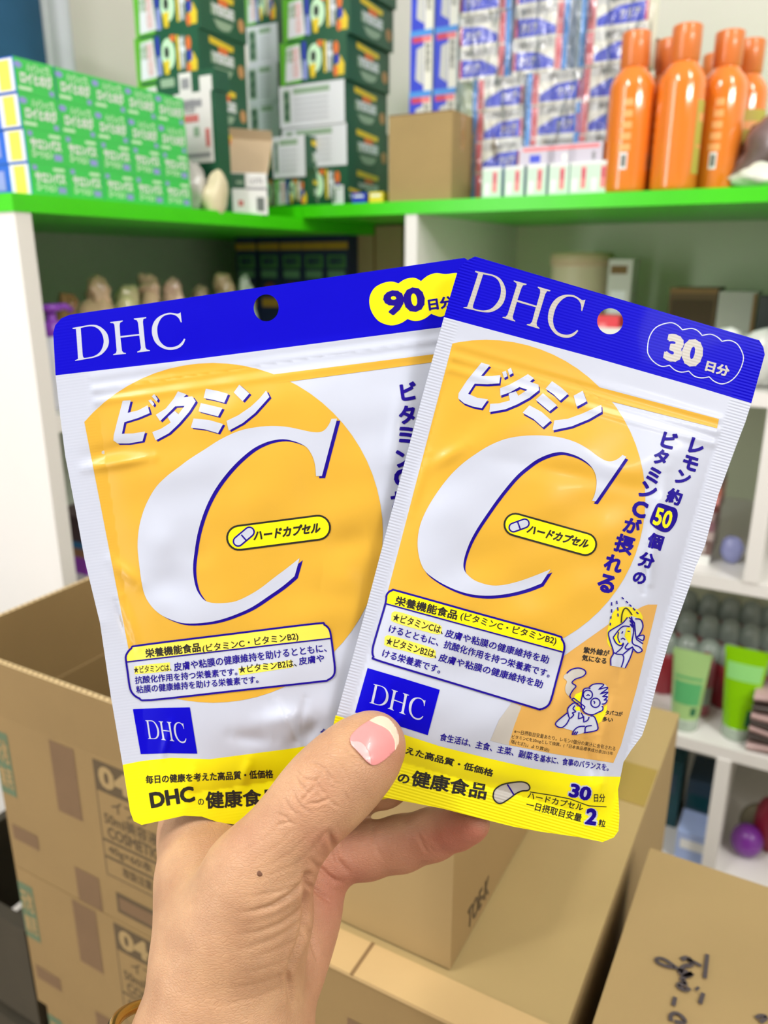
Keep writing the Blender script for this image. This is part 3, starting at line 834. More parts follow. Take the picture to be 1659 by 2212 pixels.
# joints: (picture x, picture y, distance in m, radius in picture px)
CHAINS = {
    'palm': (0.010, [[(470, 2310, .243, 185), (478, 2140, .246, 140), (472, 2010, .252, 118), (455, 1900, .272, 104), (442, 1800, .2925, 86), (450, 1690, .3035, 80)],
                     [(540, 2230, .252, 118), (566, 2130, .262, 104), (602, 2050, .274, 96), (628, 1960, .284, 96), (640, 1880, .290, 76)],
                     [(470, 1990, .262, 100), (560, 1930, .280, 96), (640, 1880, .290, 72)],
                     [(350, 3150, .214, 226), (400, 2800, .226, 212), (440, 2540, .236, 194), (462, 2380, .240, 192), (470, 2300, .243, 186)]]),
    'pinky': (0.0035, [[(645, 1868, .289, 70), (720, 1846, .289, 58), (792, 1838, .290, 56), (868, 1822, .288, 55), (935, 1802, .284, 51), (990, 1788, .277, 42), (1020, 1782, .272, 31), (1030, 1779, .270, 25)]]),
    'ring': (0.0035, [[(600, 1800, .300, 66), (690, 1738, .305, 60), (755, 1716, .302, 54), (830, 1692, .291, 48), (870, 1676, .287, 42)]]),
    'middle': (0.0035, [[(520, 1730, .302, 74), (610, 1650, .312, 62), (710, 1590, .310, 56), (800, 1545, .296, 48), (840, 1525, .2915, 42)]]),
    'index': (0.0035, [[(455, 1690, .3035, 76), (510, 1580, .308, 60), (590, 1490, .306, 54), (670, 1430, .295, 47), (710, 1405, .291, 42)]]),
    'thumb': (0.006, [[(484, 2080, .246, 146), (520, 1990, .244, 128), (556, 1900, .242, 104), (608, 1822, .2405, 84), (662, 1752, .240, 79), (704, 1708, .2405, 83), (745, 1668, .2425, 80), (778, 1636, .2455, 71), (800, 1614, .2475, 61), (810, 1603, .2485, 53)],
                     [(556, 1900, .242, 100), (572, 1985, .2445, 86), (560, 2080, .247, 84), (540, 2180, .247, 90)]]),
}
LUMPS = [(704, 1868, .288, 54), (716, 1903, .288, 36), (694, 1942, .287, 44)]
VX = 0.00078
lo = np.array([-0.100, -0.262, 0.176]); hi = np.array([0.040, -0.038, 0.326])
ax = [np.arange(lo[i], hi[i], VX) for i in range(3)]
G = np.stack(np.meshgrid(*ax, indexing='ij'), -1).astype(np.float32)
def chain_sdf(chains, k):
    d = None
    for ch in chains:
        for p, q in zip(ch[:-1], ch[1:]):
            c = capsule_sdf(G, cam3(*p[:3]).astype(np.float32), cam3(*q[:3]).astype(np.float32), p[3] * p[2] / F, q[3] * q[2] / F)
            d = c if d is None else smin(d, c, k)
    return d
D = chain_sdf(CHAINS['palm'][1], CHAINS['palm'][0])
for x, y, z, r in LUMPS:
    c = np.linalg.norm(G - cam3(x, y, z).astype(np.float32), axis=-1) - r * z / F
    D = smin(D, c, 0.003)
for nm, kk in (('pinky', .0035), ('ring', .003), ('middle', .004), ('index', .004)):
    D = smin(D, chain_sdf(CHAINS[nm][1], 0.004), kk)
D = smin(D, chain_sdf(CHAINS['thumb'][1], 0.007), 0.0042)
import openvdb
vg = openvdb.FloatGrid(background=1.0)
vg.copyFromArray(D.astype(np.float64))
pts, tris, quads = vg.convertToPolygons(isovalue=0.0, adaptivity=0.0)
V = lo + pts * VX
del D, G

# skin lines and folds: (picture polyline, width px, depth mm)
FOLDS = []
for pl, w, dp in (
        ([(215, 860), (255, 950), (320, 1030), (400, 1100)], 3.4, 0.57), ([(220, 800), (300, 900), (450, 920), (520, 860), (560, 770)], 3.4, 0.42), ([(400, 700), (480, 730), (560, 780), (600, 830), (640, 880), (700, 960), (730, 1010)], 3.4, 0.53),
        ([(460, 920), (500, 1000), (560, 1080), (600, 1130)], 3.4, 0.57), ([(380, 1190), (480, 1190), (580, 1150), (620, 1110)], 3.4, 0.53), ([(600, 1130), (680, 1210), (760, 1260)], 3.4, 0.38), ([(290, 1170), (340, 1100), (430, 1010), (470, 920)], 3.4, 0.42),
        ([(180, 1050), (230, 1170), (310, 1260), (420, 1330)], 3.4, 0.49), ([(80, 1130), (130, 1230), (200, 1310), (300, 1350)], 3.4, 0.42), ([(560, 600), (680, 660), (780, 780), (850, 920), (890, 1080)], 3.4, 0.30), ([(600, 830), (610, 900), (590, 960)], 3.4, 0.38),
        ([(820, 560), (880, 620), (970, 680), (1060, 720)], 3.4, 0.42), ([(800, 1060), (830, 1140), (840, 1200)], 3.4, 0.34), ([(0, 1320), (100, 1360), (180, 1470)], 3.4, 0.42), ([(640, 880), (620, 960), (650, 1010), (720, 990)], 3.4, 0.30), ([(0, 1450), (120, 1420), (260, 1460)], 3.4, 0.34)):
    FOLDS.append((tr(600, 1520, 5.53, pl), w, dp))
for pl, w, dp in (
        ([(1375, 380), (1340, 440), (1260, 520), (1150, 585), (1020, 620), (900, 625)], 5.5, 1.1), ([(1360, 560), (1290, 640), (1200, 700), (1060, 750), (900, 775)], 5, .55), ([(1345, 650), (1270, 730), (1150, 800), (1000, 850), (860, 870)], 5, .28),
        ([(1335, 780), (1250, 830), (1120, 890), (980, 930)], 4.5, .18), ([(1290, 900), (1180, 960), (1040, 1000), (900, 1020)], 4.5, .14), ([(1250, 1010), (1130, 1060), (980, 1100), (780, 1110)], 4.5, .16), ([(1200, 1110), (1050, 1170), (880, 1210), (700, 1230)], 4.5, .15),
        ([(1365, 380), (1358, 640), (1335, 780), (1250, 1010), (1272, 1200), (1275, 1339)], 6, 1.6), ([(1360, 690), (1410, 800), (1440, 920), (1440, 1000)], 5, .6), ([(1255, 1020), (1250, 1130), (1270, 1240)], 5, .5), ([(1330, 440), (1200, 490), (1050, 520), (900, 530)], 4, .2),
        ([(1200, 60), (1120, 140), (1000, 220), (860, 280)], 4, .13), ([(1290, 90), (1200, 190), (1080, 270), (940, 340)], 4, .13), ([(1380, 130), (1280, 240), (1160, 310), (1000, 380)], 4, .13), ([(1390, 240), (1300, 320), (1180, 370), (1040, 420)], 4, .15), ([(1480, 120), (1420, 210), (1390, 260)], 5, .4)):
    FOLDS.append((tr(200, 1760, 2.9625, pl), w, dp))
for pl, w, dp in (
        ([(650, 400), (660, 520), (700, 640), (770, 720)], 4.5, .5), ([(1040, 480), (1070, 560), (1110, 620), (1170, 650)], 4, .5), ([(1060, 520), (1150, 600), (1190, 640)], 3.5, .3), ([(280, 470), (320, 580), (350, 700), (420, 780), (480, 830)], 6, 1.2),
        ([(200, 760), (260, 830), (330, 880), (430, 890)], 5.5, 1.0), ([(95, 910), (180, 970), (270, 1040), (345, 1070)], 5.5, 1.2), ([(60, 1270), (120, 1370), (160, 1500), (180, 1600)], 5, .6), ([(120, 700), (200, 780), (240, 830)], 5, .5)):
    FOLDS.append((tr(640, 1680, 3.95, pl), w, dp))

me = bpy.data.meshes.new('person')
faces = [list(map(int, q)) for q in quads] + [list(map(int, q)) for q in tris]
me.from_pydata(V.tolist(), [], faces)
me.update()
# two passes of smoothing, then the folds are pressed in along the normal
bm = bmesh.new(); bm.from_mesh(me)
bmesh.ops.recalc_face_normals(bm, faces=bm.faces)
for _ in range(3):
    bmesh.ops.smooth_vert(bm, verts=bm.verts, factor=0.5, use_axis_x=True, use_axis_y=True, use_axis_z=True)
sel = []
for e in bm.edges:
    c = (e.verts[0].co + e.verts[1].co) / 2
    ex, ey = c.x / c.z * F + CX, -c.y / c.z * F + CY
    if 330 < ex < 1060 and 1500 < ey < 2230 and e.verts[0].normal.z < 0.1:
        sel.append(e)
bmesh.ops.subdivide_edges(bm, edges=sel, cuts=1, smooth=0.6, use_grid_fill=True)
bm.normal_update()
V = np.array([v.co[:] for v in bm.verts]); N = np.array([v.normal[:] for v in bm.verts])
px = V[:, 0] / V[:, 2] * F + CX; py = -V[:, 1] / V[:, 2] * F + CY
facing = np.clip((-np.einsum('ij,ij->i', N, V / np.linalg.norm(V, axis=1)[:, None]) - 0.05) / 0.3, 0, 1)
disp = np.zeros(len(V))
for pl, w, dp in FOLDS:
    best = np.full(len(V), 1e9); frac = np.zeros(len(V)); nseg = len(pl) - 1; si = 0
    for (x0, y0), (x1, y1) in zip(pl[:-1], pl[1:]):
        L2 = (x1 - x0) ** 2 + (y1 - y0) ** 2
        t = np.clip(((px - x0) * (x1 - x0) + (py - y0) * (y1 - y0)) / L2, 0, 1)
        dd = np.hypot(px - x0 - t * (x1 - x0), py - y0 - t * (y1 - y0))
        frac = np.where(dd < best, (si + t) / nseg, frac); best = np.minimum(best, dd); si += 1
    dp = dp * np.clip(frac * 5 + .45, 0, 1) * np.clip((1 - frac) * 2.2, 0, 1)
    disp -= dp * 0.0007 * np.exp(-(best / w) ** 2)
    disp += dp * 0.00022 * np.exp(-((best - 2.2 * w) / (1.3 * w)) ** 2)
V2 = V + N * (disp * facing)[:, None]
# real skin tints: pinker fingertips, redder knuckles and palm side
dist = lambda x, y, r: np.exp(-((px - x) ** 2 + (py - y) ** 2) / r ** 2)
pink = np.clip(dist(1000, 1790, 75) * .9 + dist(870, 1640, 60) * .5 + .45 * np.clip((px - 640) / 60, 0, 1) * np.clip((py - 1780) / 30, 0, 1) + .35 * dist(735, 1920, 70) + .25 * dist(680, 1740, 90) + .2 * dist(520, 1800, 70), 0, 1)
B = np.array([RIGHT[:], UP[:], FWD[:]])
hand_at = P(470, 2380, .24)
W3 = V2 @ B + np.array(EYE) - np.array(hand_at)
for v, c in zip(bm.verts, W3): v.co = c
if True:
    bmesh.ops.recalc_face_normals(bm, faces=bm.faces)
bm.to_mesh(me); bm.free()
me.polygons.foreach_set('use_smooth', [True] * len(me.polygons))
at = me.attributes.new('pink', 'FLOAT', 'POINT'); at.data.foreach_set('value', pink.astype(np.float32))

def skin_material():
    m = bpy.data.materials.new('skin')
    m.use_nodes = True
    nt = m.node_tree; L = nt.links.new
    b = nt.nodes['Principled BSDF']
    b.inputs['Roughness'].default_value = 0.47
    b.inputs['Specular IOR Level'].default_value = 0.42
    b.inputs['Subsurface Weight'].default_value = 0.18
    b.inputs['Subsurface Radius'].default_value = (1.0, 0.4, 0.22)
    b.inputs['Subsurface Scale'].default_value = 0.004
    tc = nt.nodes.new('ShaderNodeTexCoord')
    n = nt.nodes.new('ShaderNodeTexNoise'); n.inputs['Scale'].default_value = 70; n.inputs['Detail'].default_value = 5
    L(tc.outputs['Object'], n.inputs['Vector'])
    r = nt.nodes.new('ShaderNodeValToRGB')
    r.color_ramp.elements[0].position = .3; r.color_ramp.elements[0].color = lin((179, 136, 103))
    r.color_ramp.elements[1].position = .7; r.color_ramp.elements[1].color = lin((200, 158, 121))
    L(n.outputs['Fac'], r.inputs['Fac'])
    a = nt.nodes.new('ShaderNodeAttribute'); a.attribute_name = 'pink'
    mx = nt.nodes.new('ShaderNodeMix'); mx.data_type = 'RGBA'
    mx.inputs['B'].default_value = lin((184, 117, 97))
    L(a.outputs['Fac'], mx.inputs['Factor']); L(r.outputs['Color'], mx.inputs['A'])
    L(mx.outputs['Result'], b.inputs['Base Color'])
    # fine wrinkles: cells stretched across the limb, plus pores
    mp = nt.nodes.new('ShaderNodeMapping')
    mp.inputs['Rotation'].default_value = (0.2, 0.35, 0.3)
    mp.inputs['Scale'].default_value = (0.45, 1.0, 1.3)
    L(tc.outputs['Object'], mp.inputs['Vector'])
    v = nt.nodes.new('ShaderNodeTexVoronoi'); v.feature = 'DISTANCE_TO_EDGE'; v.inputs['Scale'].default_value = 1150
    nn = nt.nodes.new('ShaderNodeTexNoise'); nn.inputs['Scale'].default_value = 160; nn.inputs['Detail'].default_value = 2
    L(mp.outputs[0], nn.inputs['Vector'])
    ad = nt.nodes.new('ShaderNodeVectorMath'); ad.operation = 'MULTIPLY_ADD'
    ad.inputs[1].default_value = (0.004, 0.004, 0.004)
    L(nn.outputs['Color'], ad.inputs[0]); L(mp.outputs[0], ad.inputs[2])
    L(ad.outputs[0], v.inputs['Vector'])
    sm = nt.nodes.new('ShaderNodeMath'); sm.operation = 'MINIMUM'; sm.inputs[1].default_value = 0.16
    L(v.outputs['Distance'], sm.inputs[0])
    bp = nt.nodes.new('ShaderNodeBump'); bp.inputs['Strength'].default_value = 0.46; bp.inputs['Distance'].default_value = 0.0013
    L(sm.outputs[0], bp.inputs['Height'])
    L(bp.outputs['Normal'], b.inputs['Normal'])
    return m
SKIN = skin_material()
me.materials.append(SKIN)
person = bpy.data.objects.new('person', me)
person.location = hand_at
COL.objects.link(person)
tag(person, 'bare left hand and wrist pinching two vitamin pouches between thumb and fingers', 'person')
bvh = BVHTree.FromPolygons([tuple(c) for c in W3], [list(p.vertices) for p in me.polygons])

def on_skin(x, y, lift):
    d = ray(x, y).normalized()
    hit = bvh.ray_cast(EYE - hand_at, d)
    if hit[0] is None:
        hit = bvh.find_nearest(P(x, y, .246) - hand_at)
        return hit[0] - d * lift
    return hit[0] - d * lift

def nail_mesh(name, outline, m, lift, parent, thick=0.0004):
    """A nail plate lying on the skin, gently arched over it."""
    pr = Print(); pr.poly(outline, WHITE, 0)
    bm = bmesh.new()
    vs, fs, _, _ = pr.items[0]
    bv = [bm.verts.new((x, y, 0)) for x, y in vs]
    for f in fs: bm.faces.new([bv[i] for i in f])
    for axn, lo_, hi_ in ((0, 700, 900), (1, 1500, 1700)):
        for k in range(int(lo_), int(hi_), 5):
            co = [0, 0, 0]; no = [0, 0, 0]; co[axn] = k; no[axn] = 1
            bmesh.ops.bisect_plane(bm, geom=bm.verts[:] + bm.edges[:] + bm.faces[:], plane_co=co, plane_no=no)
    X = np.array([(v.co.x, v.co.y) for v in bm.verts])
    Z = np.array([(on_skin(x, y, 0) + hand_at - EYE).dot(FWD) for x, y in X])
    # smooth arch: a quadratic fit of the skin below
    cx, cy = X.mean(0)
    A = np.stack([np.ones(len(X)), X[:, 0] - cx, X[:, 1] - cy, (X[:, 0] - cx) ** 2, (X[:, 1] - cy) ** 2, (X[:, 0] - cx) * (X[:, 1] - cy)], 1)
    return bm, X, Z, A

NAIL = spline(tr(600, 1520, 5.53, [(862, 425), (880, 490), (930, 545), (1000, 620), (1060, 690), (1115, 730), (1180, 728), (1250, 690), (1330, 625), (1395, 560), (1440, 480), (1447, 400), (1425, 320), (1375, 235), (1310, 172), (1230, 148), (1160, 165), (1090, 205), (1000, 260), (930, 320), (885, 370)]), 3)
bm, X, Z, A = nail_mesh('thumb_nail', NAIL, None, 0, person)
cf = np.linalg.lstsq(A, Z, rcond=None)[0]
NC = X.mean(0)
def nail_z(x, y):
    dx, dy = x - NC[0], y - NC[1]
    return float(cf @ np.array([1, dx, dy, dx * dx, dy * dy, dx * dy]))
def nail_part(name, outline, m, lift, parent, base=None):
    pr = Print(); pr.poly(outline, WHITE, 0)
    b2_ = bmesh.new()
    vs, fs, _, _ = pr.items[0]
    bv = [b2_.verts.new((x, y, 0)) for x, y in vs]
    for f in fs: b2_.faces.new([bv[i] for i in f])
    for axn, lo_, hi_ in ((0, 740, 870), (1, 1540, 1660)):
        for k in range(lo_, hi_, 5):
            co = [0, 0, 0]; no = [0, 0, 0]; co[axn] = k; no[axn] = 1
            bmesh.ops.bisect_plane(b2_, geom=b2_.verts[:] + b2_.edges[:] + b2_.faces[:], plane_co=co, plane_no=no)
    for v in b2_.verts:
        v.co = P(v.co.x, v.co.y, nail_z(v.co.x, v.co.y) - lift) - (base or hand_at)
    bmesh.ops.recalc_face_normals(b2_, faces=b2_.faces)
    mm = bpy.data.meshes.new(name); b2_.to_mesh(mm); b2_.free()
    mm.materials.append(m)
    mm.polygons.foreach_set('use_smooth', [True] * len(mm.polygons))
    o = bpy.data.objects.new(name, mm); COL.objects.link(o); o.parent = parent
    so = o.modifiers.new('thick', 'SOLIDIFY'); so.thickness = 0.0003; so.offset = 0
    return o
bm.free()
nail = nail_part('thumb_nail', NAIL, mat('nail_pink', (222, 142, 142), rough=.3, spec=.5, coat=.15, vary=.04, vscale=200), 0.0005, person)
tag(nail, 'short glossy pink thumbnail')
tip = spline(tr(600, 1520, 5.53, [(1447, 410), (1425, 320), (1375, 235), (1310, 172), (1230, 148), (1160, 165), (1095, 203, 1), (1180, 245), (1260, 280), (1330, 330), (1375, 400), (1400, 470), (1400, 555, 1), (1440, 480)]), 3)
nail_part('nail_edge', tip, mat('nail_white', (236, 200, 178), rough=.3, spec=.5, coat=.15), 0.00072, nail)
lun = spline(tr(600, 1520, 5.53, [(868, 440, 1), (900, 455), (960, 455), (1020, 480), (1070, 540), (1105, 620), (1115, 725, 1), (1060, 688), (1000, 620), (930, 545), (880, 490)]), 3)
nail_part('nail_moon', lun, mat('nail_moon', (232, 172, 172), rough=.3, spec=.5, coat=.15), 0.00072, nail)

mb = MB()
ctr = on_skin(562, 1886, 0.0)
mb.lathe([(0.0, .00012), (.0005, .0001), (.0008, .00003), (.0010, -.0003)], mat('mole_brown', (104, 66, 44), rough=.6), n=14)
mole = mb.build('mole', person)
mole.location = ctr
mole.rotation_euler = (EYE - hand_at - ctr).to_track_quat('Z', 'Y').to_euler()
tag(mole, 'small brown mole')

# ------------------------------------------------------------------ the bangle
ba = empty('bangle', P(452, 2288, .245))
tag(ba, 'thin gold bangle around the wrist, cut by the bottom edge of the picture', 'bracelet')
gold = mat('bangle_gold', (226, 180, 90), rough=.22, metal=1.0, vary=.06, vscale=90)
axis = (RIGHT * 0.36 + UP * 0.90 + FWD * 0.22).normalized()
sx = (RIGHT - axis * RIGHT.dot(axis)).normalized(); sy = axis.cross(sx)
R0 = 0.0315
rows = []
for i in range(72):
    t = 2 * math.pi * i / 72
    c = sx * math.cos(t) + sy * math.sin(t)
    rows.append([c * R0 + (c * math.cos(2 * math.pi * j / 12) + axis * math.sin(2 * math.pi * j / 12)) * (0.0019) for j in range(12)])
rows.append(rows[0])
mb = MB(); mb.grid(rows, gold, True, True)
mb.build('band', ba)
# ------------------------------------------------------------------ the room and its corner shelves
YAW = math.radians(29)
E1 = Vector((math.cos(YAW), -math.sin(YAW), 0)); E2 = Vector((math.sin(YAW), math.cos(YAW), 0))
C0 = P(655, 470, 1.244); C0.z = 0
RZ_R, RZ_L = -YAW, math.pi / 2 - YAW       # facing the room from the right run / from the left run
def S(a, b, z): return C0 + E1 * a + E2 * b + Vector((0, 0, z))
def _hit(px, py, n, c):
    d = ray(px, py)
    return EYE + d * ((c - (EYE - C0).dot(n)) / d.dot(n)) - C0
def on_b(px, py, b):
    q = _hit(px, py, E2, b); return q.dot(E1), q.z
def on_a(px, py, a):
    q = _hit(px, py, E1, a); return q.dot(E2), q.z
def on_z(px, py, z):
    q = _hit(px, py, Vector((0, 0, 1)), z); return q.dot(E1), q.dot(E2)

WALL = mat('wall_paint', (230, 224, 220), rough=.8, vary=.02, vscale=3, bump=.05, bscale=120)
FLOOR = mat('floor_tile', (176, 164, 146), rough=.5, vary=.05, vscale=5)
CEIL = mat('ceiling_paint', (236, 234, 228), rough=.85, vary=.01, vscale=3)
def slab(name, a0, a1, b0, b1, z0, z1, m):
    mb = MB()
    mb.box(a0, a1, b0, b1, z0, z1, m)
    o = mb.build(name, loc=C0, rz=RZ_R)
    tag(o, kind='structure')
    return o
DEP = 0.44
slab('floor', -.62, 3.2, -3.2, .62, -.05, 0, FLOOR)
slab('ceiling', -.62, 3.2, -3.2, .62, 2.6, 2.65, CEIL)
slab('wall_back', -.62, 3.2, DEP + .02, DEP + .12, 0, 2.6, WALL)
slab('wall_left', -.62, -.52, -3.2, DEP + .12, 0, 2.6, WALL)
slab('wall_right', 3.1, 3.2, -3.2, .62, 0, 2.6, WALL)
slab('wall_front', -.62, 3.2, -3.3, -3.2, 0, 2.6, WALL)

# frame added around the assumed tall window light behind and left of the camera
assumed_win = empty('assumed_window_1', (-1.46, -0.28, 1.52))
_d = Vector((0.15, 0.9, 1.52)) - assumed_win.location
assumed_win.rotation_euler = _d.to_track_quat('-Z', 'Y').to_euler()
tag(assumed_win, kind='structure')
mb = MB()
for x0, x1, y0, y1 in ((-.175, -.13, -1.0, 1.0), (.13, .175, -1.0, 1.0), (-.129, .129, -1.0, -.955), (-.129, .129, .955, 1.0)):
    mb.box(x0, x1, y0, y1, .0, .05, mat('assumed_frame_white', (236, 236, 234), rough=.4))
mb.build('assumed_window_frame', assumed_win)

# ceiling fixtures: unseen housings added to the three assumed tube lamps
housing = mat('assumed_fixture_white', (240, 240, 238), rough=.4)
for i, (nm, loc, size, *_r) in enumerate(LAMPS):
    mb = MB()
    mb.box(-size[0] / 2 - .01, size[0] / 2 + .01, -size[1] / 2 - .01, size[1] / 2 + .01, .02, .08, housing)
    mb.box(-size[0] / 2 - .02, size[0] / 2 + .02, -size[1] / 2 - .03, -size[1] / 2 - .01, -.005, .08, housing)
    mb.box(-size[0] / 2 - .02, size[0] / 2 + .02, size[1] / 2 + .01, size[1] / 2 + .03, -.005, .08, housing)
    o = mb.build('assumed_ceiling_lamp', loc=loc)
    if i == 2:
        o.rotation_euler = (Vector(_r[1]) - Vector(loc)).to_track_quat('-Z', 'Y').to_euler()
    tag(o, ('assumed white ceiling tube lamp above the left shelf', 'assumed white ceiling tube lamp above the right shelf', 'added fill lamp in a white tube housing behind the camera')[i], 'lamp')

PANEL = mat('shelf_white', (236, 234, 230), rough=.32, vary=.012, vscale=6)
PALE = mat('shelf_back_pale_green', (216, 226, 194), rough=.5, vary=.03, vscale=4)
GREYG = mat('shelf_back_grey_green', (206, 218, 200), rough=.6, vary=.04, vscale=4)
LIME = mat('lime_board', (66, 214, 10), rough=.3, vary=.04, vscale=12)
TZ, TL = 1.251, 1.232
LEV = [1.008, .753, .495, .262]

def part(name, parent, a0, a1, b0, b1, z0, z1, m, bevel=0.001):
    """A board given in room coordinates, hung under a unit whose origin is C0."""
    mb = MB(); mb.box(a0, a1, b0, b1, z0, z1, m)
    return mb.build(name, parent, bevel=bevel)
ru = empty('shelf_unit', C0, RZ_R)
tag(ru, 'white wooden shelf unit with lime green top along the right hand wall', 'shelf')
part('top_board', ru, 0.0, 1.62, -.002, DEP, TZ - .018, TZ, LIME)
for z in LEV:
    part('shelf_board', ru, .0, 1.6, .002, DEP - .012, z - .019, z, PANEL)
for a in (0.182, .700, 1.20):
    for z0, z1 in zip(LEV + [0.0], [TZ - .018] + [q - .019 for q in LEV]):
        if a == .700 and z0 == LEV[2]: continue
        part('upright', ru, a, a + .0195, .0, DEP - .012, z0, z1, PANEL)
part('back_panel', ru, .0, 1.6, DEP - .012, DEP, 0, TZ - .018, PALE)
lu = empty('shelf_unit', C0, RZ_R)
tag(lu, 'white wooden shelf unit with lime green top along the left wall', 'shelf')
part('top_board', lu, -DEP, .002, -.526, -.003, TL - .018, TL, LIME)
part('corner_board', lu, -DEP, -.001, -.002, DEP, TL - .018, TZ, LIME)
part('end_panel', lu, -DEP, 0.0, -.524, -.504, 0, TL - .018, PANEL)
for z in LEV:
    part('shelf_board', lu, -DEP + .01, -.002, -.504, DEP, z - .03, z - .011, PANEL)
part('back_panel', lu, -DEP, -DEP + .01, -.504, DEP, 0, TL - .018, GREYG)
part('corner_panel', lu, -DEP + .01, -.001, DEP - .012, DEP, 0, TL - .018, GREYG)

# curtain at the far left, and the pale strip of lining beside it
blue_c = mat('curtain_blue', (34, 84, 122), rough=.85, vary=.12, vscale=9, bump=.2, bscale=300)
lin_c = mat('curtain_lining', (206, 208, 220), rough=.8, vary=.03, vscale=9)
def cloth(b0, b1, a, z0, z1, m, folds, amp, name, parent):
    mb = MB()
    n = 70
    for side in (0, 1):
        rows = []
        for j in range(9):
            z = z0 + (z1 - z0) * j / 8
            rows.append([(a + amp * math.sin(folds * i / n * 2 * math.pi + .3 * j / 8) - side * .002, b0 + (b1 - b0) * i / n, z) for i in range(n + 1)])
        mb.grid(rows if side == 0 else [r[::-1] for r in rows], m)
    return mb.build(name, parent)
ct = empty('curtain', C0, RZ_R)
tag(ct, 'dark blue curtain with pale lining hanging at the top left', 'curtain')
cloth(-.80, -.05, -.492, .02, 2.3, blue_c, 3.4, .010, 'drape', ct)
cloth(-.046, .015, -.497, .02, 2.3, lin_c, 1.3, .006, 'lining', ct)
rail = mat('curtain_rail', (220, 220, 220), rough=.3, metal=.6)
mb = MB(); mb.tube([(-.49, -.9, 2.31), (-.49, .05, 2.31)], .01, rail); mb.build('rail', ct)

# ------------------------------------------------------------------ goods on the left top board: small green cartons
CG = mat('carton_green', (66, 208, 92), rough=.35, vary=.03, vscale=30)
CG2 = mat('carton_dark_green_edge', (34, 130, 62), rough=.4)
CW = mat('carton_white', (238, 240, 240), rough=.4)
CB = mat('carton_blue', (40, 104, 214), rough=.35)
CY_ = mat('carton_yellow', (246, 226, 90), rough=.4)
CMINT = mat('carton_mint', (206, 244, 206), rough=.4)
CLIL = mat('carton_lilac', (150, 160, 226), rough=.4)
def green_carton(kind):
    w, d, h = .0492, .082, .0328
    fr = cuboid_faces(w, d, h)
    mb = MB()
    mb.box(-w / 2, w / 2, 0, d, 0, h, {'*': CG, 'l': CB, 'r': CG2, 't': CG, 'd': CG2, 'b': CG})
    f, l = fr['f'], fr['l']
    if kind == 0:
        mb.pl(f, [(.05 + .10 * math.cos(t) + .05, .80 + .10 * math.sin(t)) for t in np.linspace(0, 6.28, 14)[:-1]], CLIL)
        mb.txt(f, 'ハイシップL', .30, .62, .90, .92, CMINT, bold=.05)
        mb.txt(f, 'ロイヒのび', .12, .28, .92, .64, CW, bold=.07)
        mb.on(f, .06, .10, .38, .20, CMINT)
        mb.on(f, .82, .07, .94, .22, CLIL)
    else:
        mb.on(f, .08, .80, .20, .95, CLIL)
        mb.on(f, .62, .82, .92, .92, CMINT)
        mb.txt(f, 'サロンパス', .12, .42, .92, .76, CW, bold=.08)
        mb.txt(f, 'ローション', .14, .16, .66, .42, CMINT, bold=.06)
        mb.on(f, .70, .14, .92, .34, CLIL)
    mb.on(l, .62, .04, .98, .96, CW)
    mb.on(l, .70, .08, .92, .92, CY_, 2)
    mb.on(l, .08, .2, .5, .8, CLIL)
    mb.on(fr['t'], .1, .15, .9, .5, CMINT)
    return mb
cols = ['leftmost', 'second', 'middle', 'fourth', 'rightmost']
rows_ = ['bottom row', 'second row from the bottom', 'second row from the top', 'top row']
protos = {}
for r in range(4):
    for c in range(5):
        k = 1 if r < 2 else 0
        if k not in protos:
            o = green_carton(k).build('carton', rz=RZ_L); protos[k] = o
        else:
            o = protos[k].copy(); COL.objects.link(o)
        o.location = S(-.012, -.468 + .0495 * c + random.uniform(-.0006, .0006) + (3 - r) * .001, TL + .033 * r)
        tag(o, '%s green carton in the %s of the green stack' % (cols[c], rows_[r]), 'carton', 'green cartons stacked on the left shelf top')

